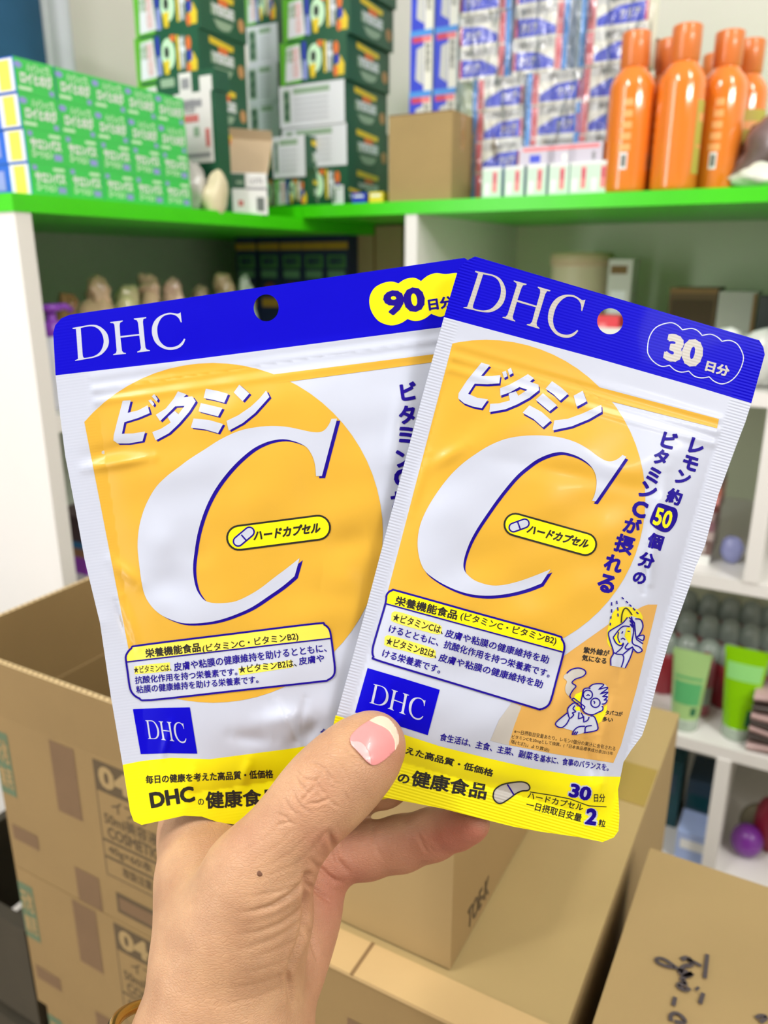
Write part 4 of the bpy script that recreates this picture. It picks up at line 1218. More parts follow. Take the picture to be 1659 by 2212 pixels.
# ------------------------------------------------------------------ dark green drink boxes in tall stacks
TG = mat('drink_box_green', (26, 88, 58), rough=.4, vary=.06, vscale=20)
TLG = mat('drink_box_lime', (104, 190, 50), rough=.4)
TW = mat('drink_box_white', (226, 230, 236), rough=.45)
TGY = mat('drink_box_grey_print', (150, 178, 150), rough=.5)
TOR = mat('drink_box_orange', (228, 116, 50), rough=.45)
TYE = mat('drink_box_yellow', (232, 204, 40), rough=.45)
TBL = mat('drink_box_blue', (44, 54, 176), rough=.45)
TBR = mat('drink_box_tan', (196, 146, 92), rough=.5)
TPN = mat('drink_box_pink', (226, 190, 190), rough=.5)
TBK = mat('drink_box_black', (30, 44, 34), rough=.5)
disc = lambda x, y, rx, ry, n=20: [(x + rx * math.cos(2 * math.pi * i / n), y + ry * math.sin(2 * math.pi * i / n)) for i in range(n)]
def drink_box(w, d, h, kind):
    """kind 0: picture face to the front; 1: white face to the front; 2: white end, upright print."""
    fr = cuboid_faces(w, d, h)
    mb = MB()
    mb.box(-w / 2, w / 2, 0, d, 0, h, {'*': TG, 'f': TG if kind == 0 else TW})
    f, s = fr['f'], fr['r']
    if kind == 0:
        mb.on(f, .0, .0, .06, 1, TLG); mb.on(f, .05, .04, .31, .96, TLG)
        mb.pl(f, [(.07, .08), (.34, .12), (.30, .92), (.10, .88)], TW, 2)
        mb.txt(f, '大麦', .09, .52, .20, .86, TGY, 3, .05); mb.txt(f, '若葉', .19, .14, .29, .88, TPN, 3, .05)
        mb.on(f, .34, .56, .40, .96, TBL); mb.on(f, .35, .1, .41, .54, CLIL)
        mb.pl(f, disc(.53, .56, .105, .33), CMINT, 2); mb.pl(f, disc(.51, .6, .04, .13), TBK, 3)
        mb.pl(f, [(.45, .42), (.55, .44), (.53, .12), (.47, .12)], TYE, 4); mb.on(f, .57, .8, .65, .94, TOR, 2)
        mb.on(f, .665, .2, .70, .92, TYE); mb.txt(f, '青汁', .71, .2, .80, .9, TW, 3, .06)
        mb.pl(f, disc(.85, .72, .04, .15), TOR, 2); mb.pl(f, disc(.86, .46, .04, .12), TBL, 3)
        mb.pl(f, [(.81, .1), (.96, .1), (.97, .34), (.91, .54), (.84, .34)], TYE, 2); mb.pl(f, disc(.84, .2, .035, .13), TOR, 3)
    else:
        mb.on(f, .06, .12, .17 if kind == 1 else .3, .9, TGY); mb.txt(f, 'GREEN', .07, .16, .16 if kind == 1 else .28, .86, TG, 2, .03)
        mb.on(f, .22 if kind == 1 else .4, .78, .78, .92, TGY)
        for q in range(5):
            mb.on(f, .22 if kind == 1 else .4, .15 + .12 * q, .76, .2 + .12 * q, mat('drink_box_fine_print', (196, 200, 206), rough=.5))
    mb.pl(s, [(.22, .92), (.74, .84), (.72, .72), (.22, .78)], TYE); mb.on(s, .40, .62, .60, .76, TOR, 2)
    mb.on(s, .24, .38, .74, .62, TGY); mb.txt(s, 'YEGE', .26, .40, .72, .62, TW, 2, .04)
    mb.pl(s, [(.28, .30), (.70, .30), (.62, .14), (.48, .1), (.36, .14)], TGY)
    mb.pl(s, disc(.88, .36, .07, .15), TBR)
    return mb
dk = {}
def drink(kind, w, d, h, loc, rz, label):
    key = (kind, round(w, 3), round(d, 3))
    if key not in dk:
        o = drink_box(w, d, h, kind).build('drink_box', rz=rz); dk[key] = o
    else:
        o = dk[key].copy(); COL.objects.link(o); o.rotation_euler = (0, 0, rz)
    o.location = loc
    tag(o, label, 'box', 'dark green drink boxes in the corner stacks')
    return o
ordn = ['lowest', 'second lowest', 'third from the bottom', 'fourth from the bottom', 'fifth from the bottom', 'sixth from the bottom', 'topmost']
HT = .060
def depth_to(px, py, b0, a):
    """How far behind b0 a side face at a reaches picture column px."""
    b = b0
    while on_b(px, py, b)[0] > a and b < b0 + .3: b += .002
    return b - b0
BA, BC = -.150, .040
a0, _ = on_b(293, 100, BA); a1, _ = on_b(432, 100, BA)
c0, _ = on_b(606, 200, BC); c1, _ = on_b(747, 200, BC)
m0, _ = on_b(532, 100, .13); m1, _ = on_b(598, 100, .13)
for k in range(6):
    drink(0, a1 - a0, depth_to(530, 100, BA, a1), HT, S((a0 + a1) / 2 + random.uniform(-.003, .003), BA + random.uniform(-.002, .004), TL + .0195 * 0 + HT * k), RZ_R, '%s dark green drink box in the left stack' % ordn[k])
for k in range(6):
    drink(2 if 1 < k < 5 else 0, m1 - m0, .10, HT, S((m0 + m1) / 2, .13 + random.uniform(-.003, .003), TZ + HT * k), RZ_R, '%s drink box in the narrow middle stack' % ordn[k])
for k in range(6):
    dx = (0, 0, -.002, .003, .010, .016)[k]
    drink(1 if k in (1, 2) else 0, c1 - c0, depth_to(838, 200, BC, c1), HT, S((c0 + c1) / 2 + dx, BC + random.uniform(-.002, .002), TZ + HT * k), RZ_R, '%s dark green drink box in the right stack' % ordn[k])
a0, _ = on_b(582, 350, .0); a1, _ = on_b(655, 350, .0)
drink(0, .062, .075, .043, S((a0 + a1) / 2, .012, TZ), RZ_R, 'small dark green drink box lying at the front edge beside the open carton')
drink(1, .062, .085, .060, S((a0 + a1) / 2 - .001, .009, TZ + .0431), RZ_R, 'white faced drink box resting on the small one beside the open carton')
a0, _ = on_b(735, 430, .02)
o = drink(2, .02, .07, .028, S(a0, .014, TZ), RZ_R, 'thin pale drink box end at the foot of the right stack')
for nm, px, rgb, lab in (('carton', 775, (36, 60, 200), 'tiny blue carton at the foot of the right drink box stack'), ('carton', 812, (240, 214, 50), 'tiny yellow carton left of the brown cardboard box')):
    w = .024
    mb = MB(); fr = cuboid_faces(w, .03, .016)
    mb.box(-w / 2, w / 2, 0, .03, 0, .016, mat('tiny_%s' % lab[5:9].strip(), rgb, rough=.4)); mb.on(fr['f'], .15, .6, .85, .8, CW)
    a0, _ = on_b(px, 422, .016)
    tag(mb.build(nm, loc=S(a0, .016, TZ), rz=RZ_R), lab, 'carton')

# white delivery carton, opened box with a beige flap, clear bag
PAPER = mat('paper_label', (232, 230, 228), rough=.7)
KRAFTP = mat('pale_card', (212, 190, 158), rough=.75, vary=.04, vscale=20)
REDP = mat('red_print', (214, 120, 116), rough=.6)
GREYP = mat('grey_print', (150, 150, 156), rough=.6)
a0, z1 = on_b(376, 205, -.19); a1, z0 = on_b(466, 290, -.19)
mb = MB(); w, d, h = a1 - a0, .028, z1 - TL; fr = cuboid_faces(w, d, h)
mb.box(-w / 2, w / 2, 0, d, 0, h, {'*': TG, 'f': TG})
mb.on(fr['f'], 0, .42, .93, 1.0, PAPER); mb.on(fr['f'], .0, .0, .9, .28, PAPER)
for q, (u0, v0, u1, v1, m_) in enumerate(((.1, .88, .7, .94, GREYP), (.1, .76, .6, .82, REDP), (.45, .64, .6, .72, TGY), (.75, .55, .86, .7, REDP), (.1, .47, .85, .5, GREYP), (.1, .1, .5, .16, REDP))):
    mb.on(fr['f'], u0, v0, u1, v1, m_, 2)
mb.txt(fr['f'], '出荷票', .12, .83, .52, .95, GREYP, 3)
tag(mb.build('carton', loc=S((a0 + a1) / 2, -.19, TL), rz=RZ_R), 'dark green carton with large white delivery label right of the green stack', 'carton')
lz = TL + h + .0004; wz = w
mb = MB(); w, d, h = wz * 1.45, .03, .026; fr = cuboid_faces(w, d, h)
mb.box(-w / 2, w / 2, 0, d, 0, h, TG)
mb.on(fr['f'], .38, -.2, .6, .95, PAPER); mb.on(fr['f'], .42, .2, .56, .7, GREYP, 2); mb.on(fr['f'], .74, -.3, .95, .7, PAPER); mb.on(fr['f'], .05, .4, .3, .8, TGY)
tag(mb.build('carton', loc=S((a0 + a1) / 2 - wz * .2, -.188, lz), rz=RZ_R), 'flat green carton with two white stickers on top of the labelled carton', 'carton')

oc = empty('open_carton', S(-.012, -.122, TL), RZ_L - math.radians(48))
tag(oc, 'opened white carton with its beige lid flap raised, at the board corner', 'carton')
w, d, h = .056, .034, .056
mb = MB(); t = .0015
CIN = KRAFTP
mb.box(-w / 2, w / 2, 0, t, 0, h, {'*': CW, 'b': CIN}); mb.box(-w / 2, w / 2, d - t, d, 0, h, {'*': CW, 'f': CIN}); mb.box(-w / 2, -w / 2 + t, t, d - t, 0, h, {'*': CW, 'r': CIN}); mb.box(w / 2 - t, w / 2, t, d - t, 0, h, {'*': CW, 'l': CIN}); mb.box(-w / 2 + t, w / 2 - t, t, d - t, 0, t, CW)
fr = cuboid_faces(w, d, h)
mb.on(fr['f'], .0, .62, .45, .98, TG); mb.on(fr['f'], .22, .74, .4, .8, TGY, 2); mb.on(fr['f'], .48, .6, .98, .66, GREYP); mb.txt(fr['f'], 'LOTS', .56, .74, .9, .88, GREYP); mb.on(fr['f'], .72, .08, .92, .42, mat('barcode_grey', (110, 118, 116), rough=.5)); mb.on(fr['f'], .25, .2, .38, .34, REDP)
mb.build('body', oc)
mb = MB()
mb.face([(-w / 2, d, h), (w / 2 + .004, d, h), (w / 2 + .016, d + .020, h + .050), (-w / 2 - .012, d + .020, h + .053)], KRAFTP)
mb.face([(-w / 2, d + .001, h), (-w / 2 - .012, d + .021, h + .053), (w / 2 + .016, d + .021, h + .050), (w / 2 + .004, d + .001, h)], CW)
mb.face([(-w / 2 - .012, d + .020, h + .053), (w / 2 + .016, d + .020, h + .050), (w / 2 + .014, d + .012, h + .063), (-w / 2 - .010, d + .012, h + .066)], KRAFTP)
mb.build('lid_flap', oc)
mb = MB()
mb.face([(-w / 2, 0, h), (-w / 2, d, h), (-w / 2 - .03, d - .006, h + .012), (-w / 2 - .03, .004, h + .004)], KRAFTP)
mb.face([(-w / 2, 0, h - .001), (-w / 2 - .03, .004, h + .003), (-w / 2 - .03, d - .006, h + .011), (-w / 2, d, h - .001)], CW)
mb.build('side_flap', oc)

def blob(name, loc, sx, sy, sz, m, seed, crumple=.18, n=20, k=14, label=None, cat=None, group=None, rz=0.0, parent=None):
    """A soft crumpled bag: a sphere pushed about by layered waves, flattened where it stands."""
    r = np.random.default_rng(seed)
    ws = [(r.normal(size=3) * f, r.uniform(0, 6.28), 1 / f) for f in (2.2, 2.8, 4, 5.5, 7, 9, 12) for _ in range(2)]
    rows = []
    for i in range(k + 1):
        th = math.pi * i / k
        row = []
        for j in range(n):
            ph = 2 * math.pi * j / n
            v = np.array([math.sin(th) * math.cos(ph), math.sin(th) * math.sin(ph), -math.cos(th)])
            f = 1 + crumple * sum(a * math.sin(q @ v + p) for q, p, a in ws)
            row.append((v[0] * f * sx, v[1] * f * sy, max(v[2] * f * sz + sz, 0.0)))
        rows.append(row)
    mb = MB(); mb.grid(rows, m, True, True)
    o = mb.build(name, parent, loc=loc, rz=rz)
    if label: tag(o, label, cat, group)
    return o
BAGC = mat('clear_bag', (226, 224, 220), rough=.18, spec=.6, coat=.5, vary=.08, vscale=25, trans=.15)
BAGC2 = mat('bag_contents', (226, 216, 180), rough=.4, coat=.4, vary=.1, vscale=30)
cb = empty('plastic_bag', S(-.085, -.255, TL), RZ_L)
tag(cb, 'clear plastic bag leaning over the green board edge beside the green cartons', 'bag')
blob('wrapper', (-0.004, .030, 0), .020, .018, .034, BAGC, 4, .22, parent=cb)
o = blob('filled_end', (.008, .004, -.010), .018, .016, .030, BAGC2, 9, .12, parent=cb)
o.rotation_euler = (0, .25, 0)
cb.location = S(-.004, -.214, TL)

# ------------------------------------------------------------------ brown cardboard box and the blue and white packs
KRAFT = mat('cardboard', (166, 141, 92), rough=.78, vary=.05, vscale=14, bump=.06, bscale=200)
KRAFT_D = mat('cardboard_seam', (132, 104, 66), rough=.85)
TAPE = mat('brown_tape', (170, 136, 74), rough=.25, spec=.5, coat=.3)
a0, z1 = on_b(840, 262, .012); a1, _ = on_b(978, 243, .012)
w, d, h = a1 - a0, .075, .118; fr = cuboid_faces(w, d, h)
mb = MB(); mb.box(-w / 2, w / 2, 0, d, 0, h, KRAFT)
mb.on(fr['t'], .0, .47, 1, .53, KRAFT_D); mb.on(fr['r'], .4, .6, .6, 1, TAPE); mb.on(fr['f'], 0, .985, 1, 1, KRAFT_D)
tag(mb.build('cardboard_box', loc=S((a0 + a1) / 2, .012, TZ), rz=RZ_R, bevel=.001), 'plain small brown cardboard box on the green shelf, before the blue packs', 'box')
BB = mat('pack_blue', (30, 60, 214), rough=.3, vary=.1, vscale=30)
BS = mat('pack_sky', (64, 150, 232), rough=.3)
BR_ = mat('pack_red', (206, 54, 90), rough=.35)
BPK = mat('pack_coral', (240, 130, 136), rough=.35)
BGY = mat('pack_silver', (208, 210, 206), rough=.35)
BTX = mat('pack_grey_text', (112, 116, 112), rough=.5)
BCR = mat('pack_cream', (240, 240, 226), rough=.35)
def blue_pack(w, d, h, kind):
    fr = cuboid_faces(w, d, h)
    mb = MB(); mb.box(-w / 2, w / 2, 0, d, 0, h, {'*': BCR, 't': BS, 'l': BS, 'r': BCR})
    f = fr['f']
    X = (lambda u: u) if kind != 1 else (lambda u: 1 - u)
    def on(u0, v0, u1, v1, m_, l=1):
        u0, u1 = sorted((X(u0), X(u1))); mb.on(f, u0, v0, u1, v1, m_, l)
    if kind < 2:
        on(.0, .0, .1, 1, BS); on(.1, .03, .22, .97, BPK, 2); mb.txt(f, 'ホワイト', *( (.115, .08, .205, .92) if kind == 0 else (.795, .08, .885, .92)), BR_, 3, .03)
        pts = [(X(.24), .10), (X(.95), .10), (X(.95), .66), (X(.55), .60), (X(.24), .32)]
        mb.pl(f, pts if kind == 0 else pts[::-1], BB, 1)
        pts = [(X(.24), .34), (X(.55), .62), (X(.80), .68), (X(.24), .68)]
        mb.pl(f, pts if kind == 0 else pts[::-1], BCR, 2)
        mb.txt(f, 'クリア', *((.58, .2, .88, .5) if kind == 0 else (.12, .2, .42, .5)), BCR, 3, .03)
        on(.95, .1, 1, .66, BR_, 2)
        on(.24, .70, 1.0, .97, BGY); mb.txt(f, '薬用ハミガキ', *((.4, .75, .9, .92) if kind == 0 else (.1, .75, .6, .92)), BTX, 3, .02)
    else:
        mb.on(f, 0, .0, .62, .9, BB); mb.pl(f, [(.25, .2), (.6, .1), (.62, .75), (.3, .7)], BGY, 2); mb.on(f, .66, .05, .95, .88, BCR); mb.txt(f, '薬用', .7, .3, .9, .8, BTX, 2, .02)
        mb.on(f, 0, .9, 1, 1, BS); mb.on(f, .1, .8, .55, .9, BR_, 2); mb.on(f, .55, .8, .95, .9, BPK, 2)
    return mb
bk = {}
def pack(kind, w, d, h, a, b, z, label):
    key = (kind, round(w, 3), round(h, 3))
    if key not in bk:
        o = blue_pack(w, d, h, kind).build('toothpaste_pack', rz=RZ_R); bk[key] = o
    else:
        o = bk[key].copy(); COL.objects.link(o)
    o.location = S(a, b, z)
    tag(o, label, 'pack', 'blue and white packs stacked on the right shelf top')
BB0 = .085
nth = ['bottom', 'second from the bottom', 'third from the bottom', 'fourth from the bottom', 'fifth from the bottom', 'sixth from the bottom', 'seventh from the bottom', 'top']
for j, (x0, x1) in enumerate(((880, 932), (932, 985))):
    a0, _ = on_b(x0, 150, .11); a1, _ = on_b(x1, 150, .11)
    for k in range(4):
        pack(2, .0375, .07, .0835, (a0 + a1) / 2, .112 + .002 * k, TZ + .0835 * k, '%s upright pack in the %s narrow column behind the brown box' % (nth[k] if k < 3 else 'top', ('left', 'right')[j]))
HP = .0418
cx3 = [on_b(x, 300, BB0)[0] for x in (1072, 1190, 1300)]
cx3u = [on_b(x, 100, BB0)[0] for x in (1046, 1168, 1316)]
nmc = ['left', 'middle', 'right']
for c in range(3):
    for k in range(4):
        pack(0, .0775 if c < 2 else .08, .06, HP, cx3[c], BB0 + random.uniform(-.002, .002), TZ + HP * k, '%s blue pack in the lower %s wide stack' % (nth[k], nmc[c]))
    top = 4 if c < 2 else 3
    for k in range(top):
        pack(1 if c < 2 else 0, .0775 if c < 2 else .088, .06, HP, cx3u[c] + (.004 if c == 2 else 0), BB0 + random.uniform(-.002, .002), TZ + HP * (4 + k) + .0003, '%s blue pack in the upper %s wide stack' % (nth[k], nmc[c]))

# film wrapped round the packs: a thin crinkled glossy sheet
def clear_film(name, strength):
    m = bpy.data.materials.new(name); m.use_nodes = True
    nt = m.node_tree; L = nt.links.new
    out = nt.nodes['Material Output']; nt.nodes.remove(nt.nodes['Principled BSDF'])
    tb = nt.nodes.new('ShaderNodeBsdfTransparent'); gb = nt.nodes.new('ShaderNodeBsdfGlossy'); gb.inputs['Roughness'].default_value = .12
    mx = nt.nodes.new('ShaderNodeMixShader')
    fz = nt.nodes.new('ShaderNodeFresnel'); fz.inputs['IOR'].default_value = 1.5
    ml = nt.nodes.new('ShaderNodeMath'); ml.operation = 'MULTIPLY_ADD'; ml.inputs[1].default_value = strength; ml.inputs[2].default_value = .02
    tc = nt.nodes.new('ShaderNodeTexCoord'); n = nt.nodes.new('ShaderNodeTexNoise'); n.inputs['Scale'].default_value = 26; n.inputs['Detail'].default_value = 2
    mp = nt.nodes.new('ShaderNodeMapping'); mp.inputs['Scale'].default_value = (1.8, 1, .6); mp.inputs['Rotation'].default_value = (0, .5, 0)
    L(tc.outputs['Object'], mp.inputs[0]); L(mp.outputs[0], n.inputs['Vector'])
    bp = nt.nodes.new('ShaderNodeBump'); bp.inputs['Strength'].default_value = 1.0; bp.inputs['Distance'].default_value = .02
    L(n.outputs['Fac'], bp.inputs['Height']); L(bp.outputs['Normal'], gb.inputs['Normal']); L(bp.outputs['Normal'], fz.inputs['Normal'])
    L(fz.outputs[0], ml.inputs[0]); L(ml.outputs[0], mx.inputs[0]); L(tb.outputs[0], mx.inputs[1]); L(gb.outputs[0], mx.inputs[2]); L(mx.outputs[0], out.inputs['Surface'])
    MATS[name] = m
    return m
WRAP = clear_film('clear_wrap', .55)
mb = MB()
rows = []
r = np.random.default_rng(3)
al, ar = on_b(986, 200, BB0 - .01)[0], on_b(1400, 200, BB0 - .01)[0]
for i in range(25):
    z = TZ + .003 + i / 24 * .335
    rows.append([(al + (ar - al) * j / 36, BB0 - .008 + .0035 * math.sin(j * 1.1 + i * .45) * math.sin(i * .7 + j * .35) , z) for j in range(37)])
mb.grid(rows, WRAP)
mb.grid([[(x, y - .0004, z) for x, y, z in q][::-1] for q in rows], WRAP)
tag(mb.build('plastic_wrap', loc=C0, rz=RZ_R), 'clear shrink wrap over the front of the wide blue packs', 'plastic wrap')

# row of small pale boxes in a clear tray at the foot of the packs
PALEG = mat('small_box_pale_green', (206, 228, 212), rough=.4); PALEP = mat('small_box_lilac', (206, 200, 216), rough=.4)
sp = []
for k, x in enumerate((1062, 1110, 1158, 1206, 1252, 1294)):
    a0, _ = on_b(x, 400, .02)
    w, d, h = .0275, .03, .041
    fr = cuboid_faces(w, d, h)
    if not sp:
        mb = MB(); mb.box(-w / 2, w / 2, 0, d, 0, h, {'*': PALEG, 'l': BS}); mb.on(fr['f'], .55, .2, .78, .85, BPK); mb.txt(fr['f'], '粒', .56, .5, .77, .8, BR_, 2, .03); mb.on(fr['f'], .1, .1, .4, .5, CW); mb.on(fr['f'], 0, .9, 1, 1, CW)
        o = mb.build('small_box', rz=RZ_R); sp.append(o)
    else:
        o = sp[0].copy(); COL.objects.link(o)
    o.location = S(a0, .02, TZ)
    tag(o, '%s pale green small box in the front row at the foot of the blue packs' % ('leftmost', 'second', 'third', 'fourth', 'fifth', 'rightmost')[k], 'box', 'pale small boxes in front of the blue packs')
for k, (x, w, rgb) in enumerate(((1158, .05, PALEP), (1212, .04, PALEP), (1262, .045, PALEP))):
    h, d = .024, .03; fr = cuboid_faces(w, d, h)
    mb = MB(); mb.box(-w / 2, w / 2, 0, d, 0, h, rgb); mb.on(fr['f'], .1, .7, .9, .9, BPK); mb.on(fr['f'], .3 + .2 * k, .1, .6 + .1 * k, .5, (BB, CW, GREYP)[k])
    a0, _ = on_b(x, 370, .024)
    tag(mb.build('small_box', loc=S(a0, .024, TZ + .0412), rz=RZ_R), '%s pale lilac box lying on the row of pale green boxes' % ('left', 'middle', 'right')[k], 'box')

# ------------------------------------------------------------------ orange bottles
OR = mat('bottle_orange', (240, 130, 36), rough=.12, spec=.5, coat=1.0)
ORC = mat('cap_orange', (224, 124, 56), rough=.28, spec=.5, coat=.3)
LABY = mat('label_olive', (196, 182, 80), rough=.5)
LABW = mat('print_pale_orange', (250, 178, 110), rough=.4)
ob = empty('bottle', (0, 0, 0), RZ_R)
R_, HB_ = .0285, .190
mb = MB()
mb.lathe([(.0, 0), (R_ - .004, 0), (R_ - .001, .002), (R_, .006), (R_, .124), (R_ - .0013, .131), (R_ - .005, .139), (R_ - .010, .1445), (.0165, .148), (.0155, .151)], OR, n=48)
def wrap_on(mb, r, t0, t1, z0, z1, m_, n=10):
    rows = [[(r * math.sin(t0 + (t1 - t0) * i / n), -r * math.cos(t0 + (t1 - t0) * i / n), z) for i in range(n + 1)] for z in (z0, z1)]
    mb.grid(rows, m_)
for q in range(5):
    wrap_on(mb, R_ + .0002, -2.12 + .03 * q, -1.62, .050 + .013 * q, .058 + .013 * q, LABW)
wrap_on(mb, R_ + .0002, -2.02, -1.70, .028, .048, CW); wrap_on(mb, R_ + .0004, -1.96, -1.76, .031, .045, BTX)
mb.build('body', ob)
mb = MB(); wrap_on(mb, R_ + .0003, .55, 2.0, .020, .104, LABY, 16); wrap_on(mb, R_ + .0005, .7, 1.8, .08, .09, LABW, 12); wrap_on(mb, R_ + .0005, .7, 1.8, .05, .054, LABW, 12)
mb.build('label', ob)
mb = MB(); mb.lathe([(.0, .149), (.0165, .149), (.0175, .1505), (.0178, .1870), (.0170, .1890), (.0150, .190), (0, .190)], ORC, n=40)
mb.build('cap', ob)
BT = [(1357, .040, 1.95, 'leftmost orange bottle, next to the blue packs'), (1462, .040, .42, 'tallest looking orange bottle, at the front of the group'), (1552, .094, 1.85, 'orange bottle with white barcode, right of the front one'),
      (1598, .150, -.5, 'rightmost orange bottle with olive label, partly hidden'), (1430, .098, .2, 'orange bottle hidden behind the front one, only its cap showing'), (1528, .205, .4, 'orange bottle farthest back, only a sliver of its cap showing')]
for k, (px, b, rot, lab) in enumerate(BT):
    o = ob if k == 0 else copy_tree(ob)
    o.location = S(on_b(px, 300, b)[0], b, TZ)
    o.rotation_euler = (0, 0, RZ_R + rot)
    tag(o, lab, 'bottle', 'orange bottles on the right shelf top')
dk2 = [(1600, 135, .020, (206, 198, 92), 'round yellow tag behind the rightmost orange bottle'), (1405, 118, .018, (140, 78, 62), 'round brown tag behind the leftmost orange bottle')]
for px, py, rr, rgb, lab in dk2:
    b = .185 if px > 1500 else .15
    a, z = on_b(px, py, b)
    rr = rr * 1.12
    mb = MB()
    m_ = mat('tag_%d' % px, rgb, rough=.5)
    mb.lathe([(0, 0), (rr, 0), (rr + .0004, .0006), (rr, .0012), (0, .0012)], m_, n=40, smooth=False)
    tg = empty('round_tag', S(a, b, TZ), RZ_R)
    tag(tg, lab, 'tag')
    o = mb.build('disc', tg, loc=(0, 0, z - TZ)); o.rotation_euler = (math.pi / 2, 0, 0)
    mb = MB(); mb.tube([(0, .002, 0), (0, .002, z - TZ - rr * .6)], .0015, mat('tag_stick', (196, 186, 150), rough=.5)); mb.lathe([(0, 0), (.014, 0), (.014, .003), (0, .003)], mat('tag_stick', (196, 186, 150)), n=20)
    mb.build('stand', tg)
DARKBAG = mat('dark_glossy_bag', (112, 92, 92), rough=.22, coat=.6, vary=.3, vscale=30)
blob('plastic_bag', S(on_b(1668, 380, .08)[0], .1, TZ), .05, .045, .048, DARKBAG, 21, .2, label='crumpled dark glossy bag at the right end of the green shelf', cat='bag', rz=RZ_R)
WHB = mat('white_glossy_bag', (226, 232, 216), rough=.25, coat=.5, vary=.1, vscale=40)
blob('plastic_bag', S(on_b(1640, 400, .02)[0], .02, TZ), .03, .018, .012, WHB, 22, .2, label='small white bag in front of the dark one by the orange bottles', cat='bag', rz=RZ_R)
# ------------------------------------------------------------------ goods inside the shelves
LZ = LEV[0] - .011          # top of the upper left shelf board
# bundles of skin toned puffs in clear bags on the left shelf
BAGS = [(140, 652, .024, .060, (150, 112, 78), 'brown clear bag bundle at the left end behind the pouch'), (205, 618, .030, .074, (214, 182, 150), 'largest peach clear bag bundle above the left letters of the pouch'),
        (268, 632, .026, .062, (214, 206, 160), 'pale yellow clear bag bundle between two peach ones'), (318, 612, .032, .078, (218, 186, 158), 'peach clear bag bundle with a peaked top'),
        (368, 618, .028, .070, (222, 188, 168), 'pinkish clear bag bundle right of the peaked one'), (425, 630, .028, .066, (190, 168, 140), 'dull beige clear bag bundle in the middle of the left shelf'),
        (478, 610, .030, .076, (200, 178, 140), 'beige clear bag bundle left of the shiny one'), (525, 612, .024, .070, (206, 222, 206), 'shiny greenish clear bag bundle by the navy cartons')]
for k, (px, py, r_, hz, rgb, lab) in enumerate(BAGS):
    b_, z_ = on_a(px, py, -.13)
    m_ = mat('bundle_%d' % k, rgb, rough=.25, coat=.5, vary=.22, vscale=40)
    t_ = empty('bag_bundle', S(-.13, b_, LZ), RZ_L)
    tag(t_, lab, 'bag', 'clear bags of goods on the upper left shelf')
    top = z_ + .012 - LZ
    blob('bag', (0, 0, 0), r_ * .95, r_, top * .44, m_, 40 + k, .13, parent=t_)
    blob('tuft', (.004, 0, top * .74), r_ * .5, r_ * .5, top * .13, m_, 140 + k, .25, parent=t_)

# pump bottle with purple top beside the end panel, and the stack of tubs below it
PUR = mat('purple_plastic', (140, 62, 190), rough=.3, coat=.2); MILK = mat('milky_plastic', (220, 222, 232), rough=.35, coat=.2)
pb = empty('pump_bottle', S(-.05, -.455, LZ), RZ_L)
tag(pb, 'white pump bottle with purple top just inside the left shelf end', 'bottle')
mb = MB(); mb.lathe([(0, 0), (.022, 0), (.024, .004), (.024, .060), (.020, .075), (.010, .084), (.009, .09)], MILK, n=28); mb.build('body', pb)
mb = MB(); mb.lathe([(.011, .084), (.012, .086), (.012, .100), (.006, .102), (.006, .112), (.013, .113), (.013, .120), (0, .121)], PUR, n=24)
mb.tube([(0, 0, .117), (.022, 0, .117), (.030, 0, .112)], .004, PUR); mb.build('pump', pb)
L2 = LEV[1] - .011
for k, (z0, rgb, hh, w, lab) in enumerate(((L2, (224, 222, 232), .040, .05, 'white box with blue mark on the lower left shelf beside the post'), (L2 + .0402, (150, 60, 190), .022, .05, 'purple box stacked on the white one on the lower left shelf'),
                                          (L2 + .0624, (150, 110, 80), .012, .048, 'flat tan box third in the pile on the lower left shelf'), (L2 + .0746, (40, 110, 160), .008, .048, 'thin teal box fourth in the pile on the lower left shelf'), (L2 + .0828, (70, 50, 56), .034, .046, 'dark brown box topping the pile on the lower left shelf'))):
    mb = MB(); fr = cuboid_faces(w, .06, hh)
    mb.box(-w / 2, w / 2, 0, .06, 0, hh, mat('pile_%d' % k, rgb, rough=.35, vary=.05, vscale=40))
    mb.on(fr['f'], .1, .15, .5, .4, (mat('pile_blue', (60, 50, 180)), PUR, KRAFT_D, BS, KRAFT_D)[k]); mb.on(fr['f'], .55, .5, .9, .8, MILK)
    tag(mb.build('carton', loc=S(-.03, -.438, z0), rz=RZ_L), lab, 'carton')

# navy cartons with an orange band, deep in the corner; plain tan sheet beside them
NV = mat('navy_carton', (38, 50, 92), rough=.5, vary=.05, vscale=20); NOR = mat('navy_carton_orange', (206, 160, 60), rough=.5); NGR = mat('navy_carton_green', (90, 150, 96), rough=.5); NRD = mat('navy_carton_rust', (150, 84, 60), rough=.5)
nv = None
for k in range(5):
    a0, _ = on_b(532 + 48 * k, 560, .19)
    w, d, h = .050, .06, .228; fr = cuboid_faces(w, d, h)
    if nv is None:
        mb = MB(); mb.box(-w / 2, w / 2, 0, d, 0, h, NV)
        f = fr['f']; mb.on(f, 0, .845, 1, .90, NOR); mb.on(f, .12, .70, .9, .80, NGR); mb.on(f, .12, .62, .86, .68, mat('navy_carton_light', (120, 170, 140), rough=.5)); mb.pl(f, disc(.5, .53, .3, .05), NRD); mb.on(f, .1, .38, .9, .45, NOR); mb.txt(f, '健康茶', .2, .72, .8, .79, NV, 3, .03)
        nv = mb.build('navy_carton', rz=RZ_R); o = nv
    else:
        o = nv.copy(); COL.objects.link(o)
    o.location = S(a0, .19 + .001 * k, LZ)
    tag(o, '%s tall navy carton with orange band in the dark shelf corner' % cols[k], 'carton', 'navy cartons in the shelf corner')
a0, _ = on_b(757, 560, .23); a1, _ = on_b(868, 560, .23)
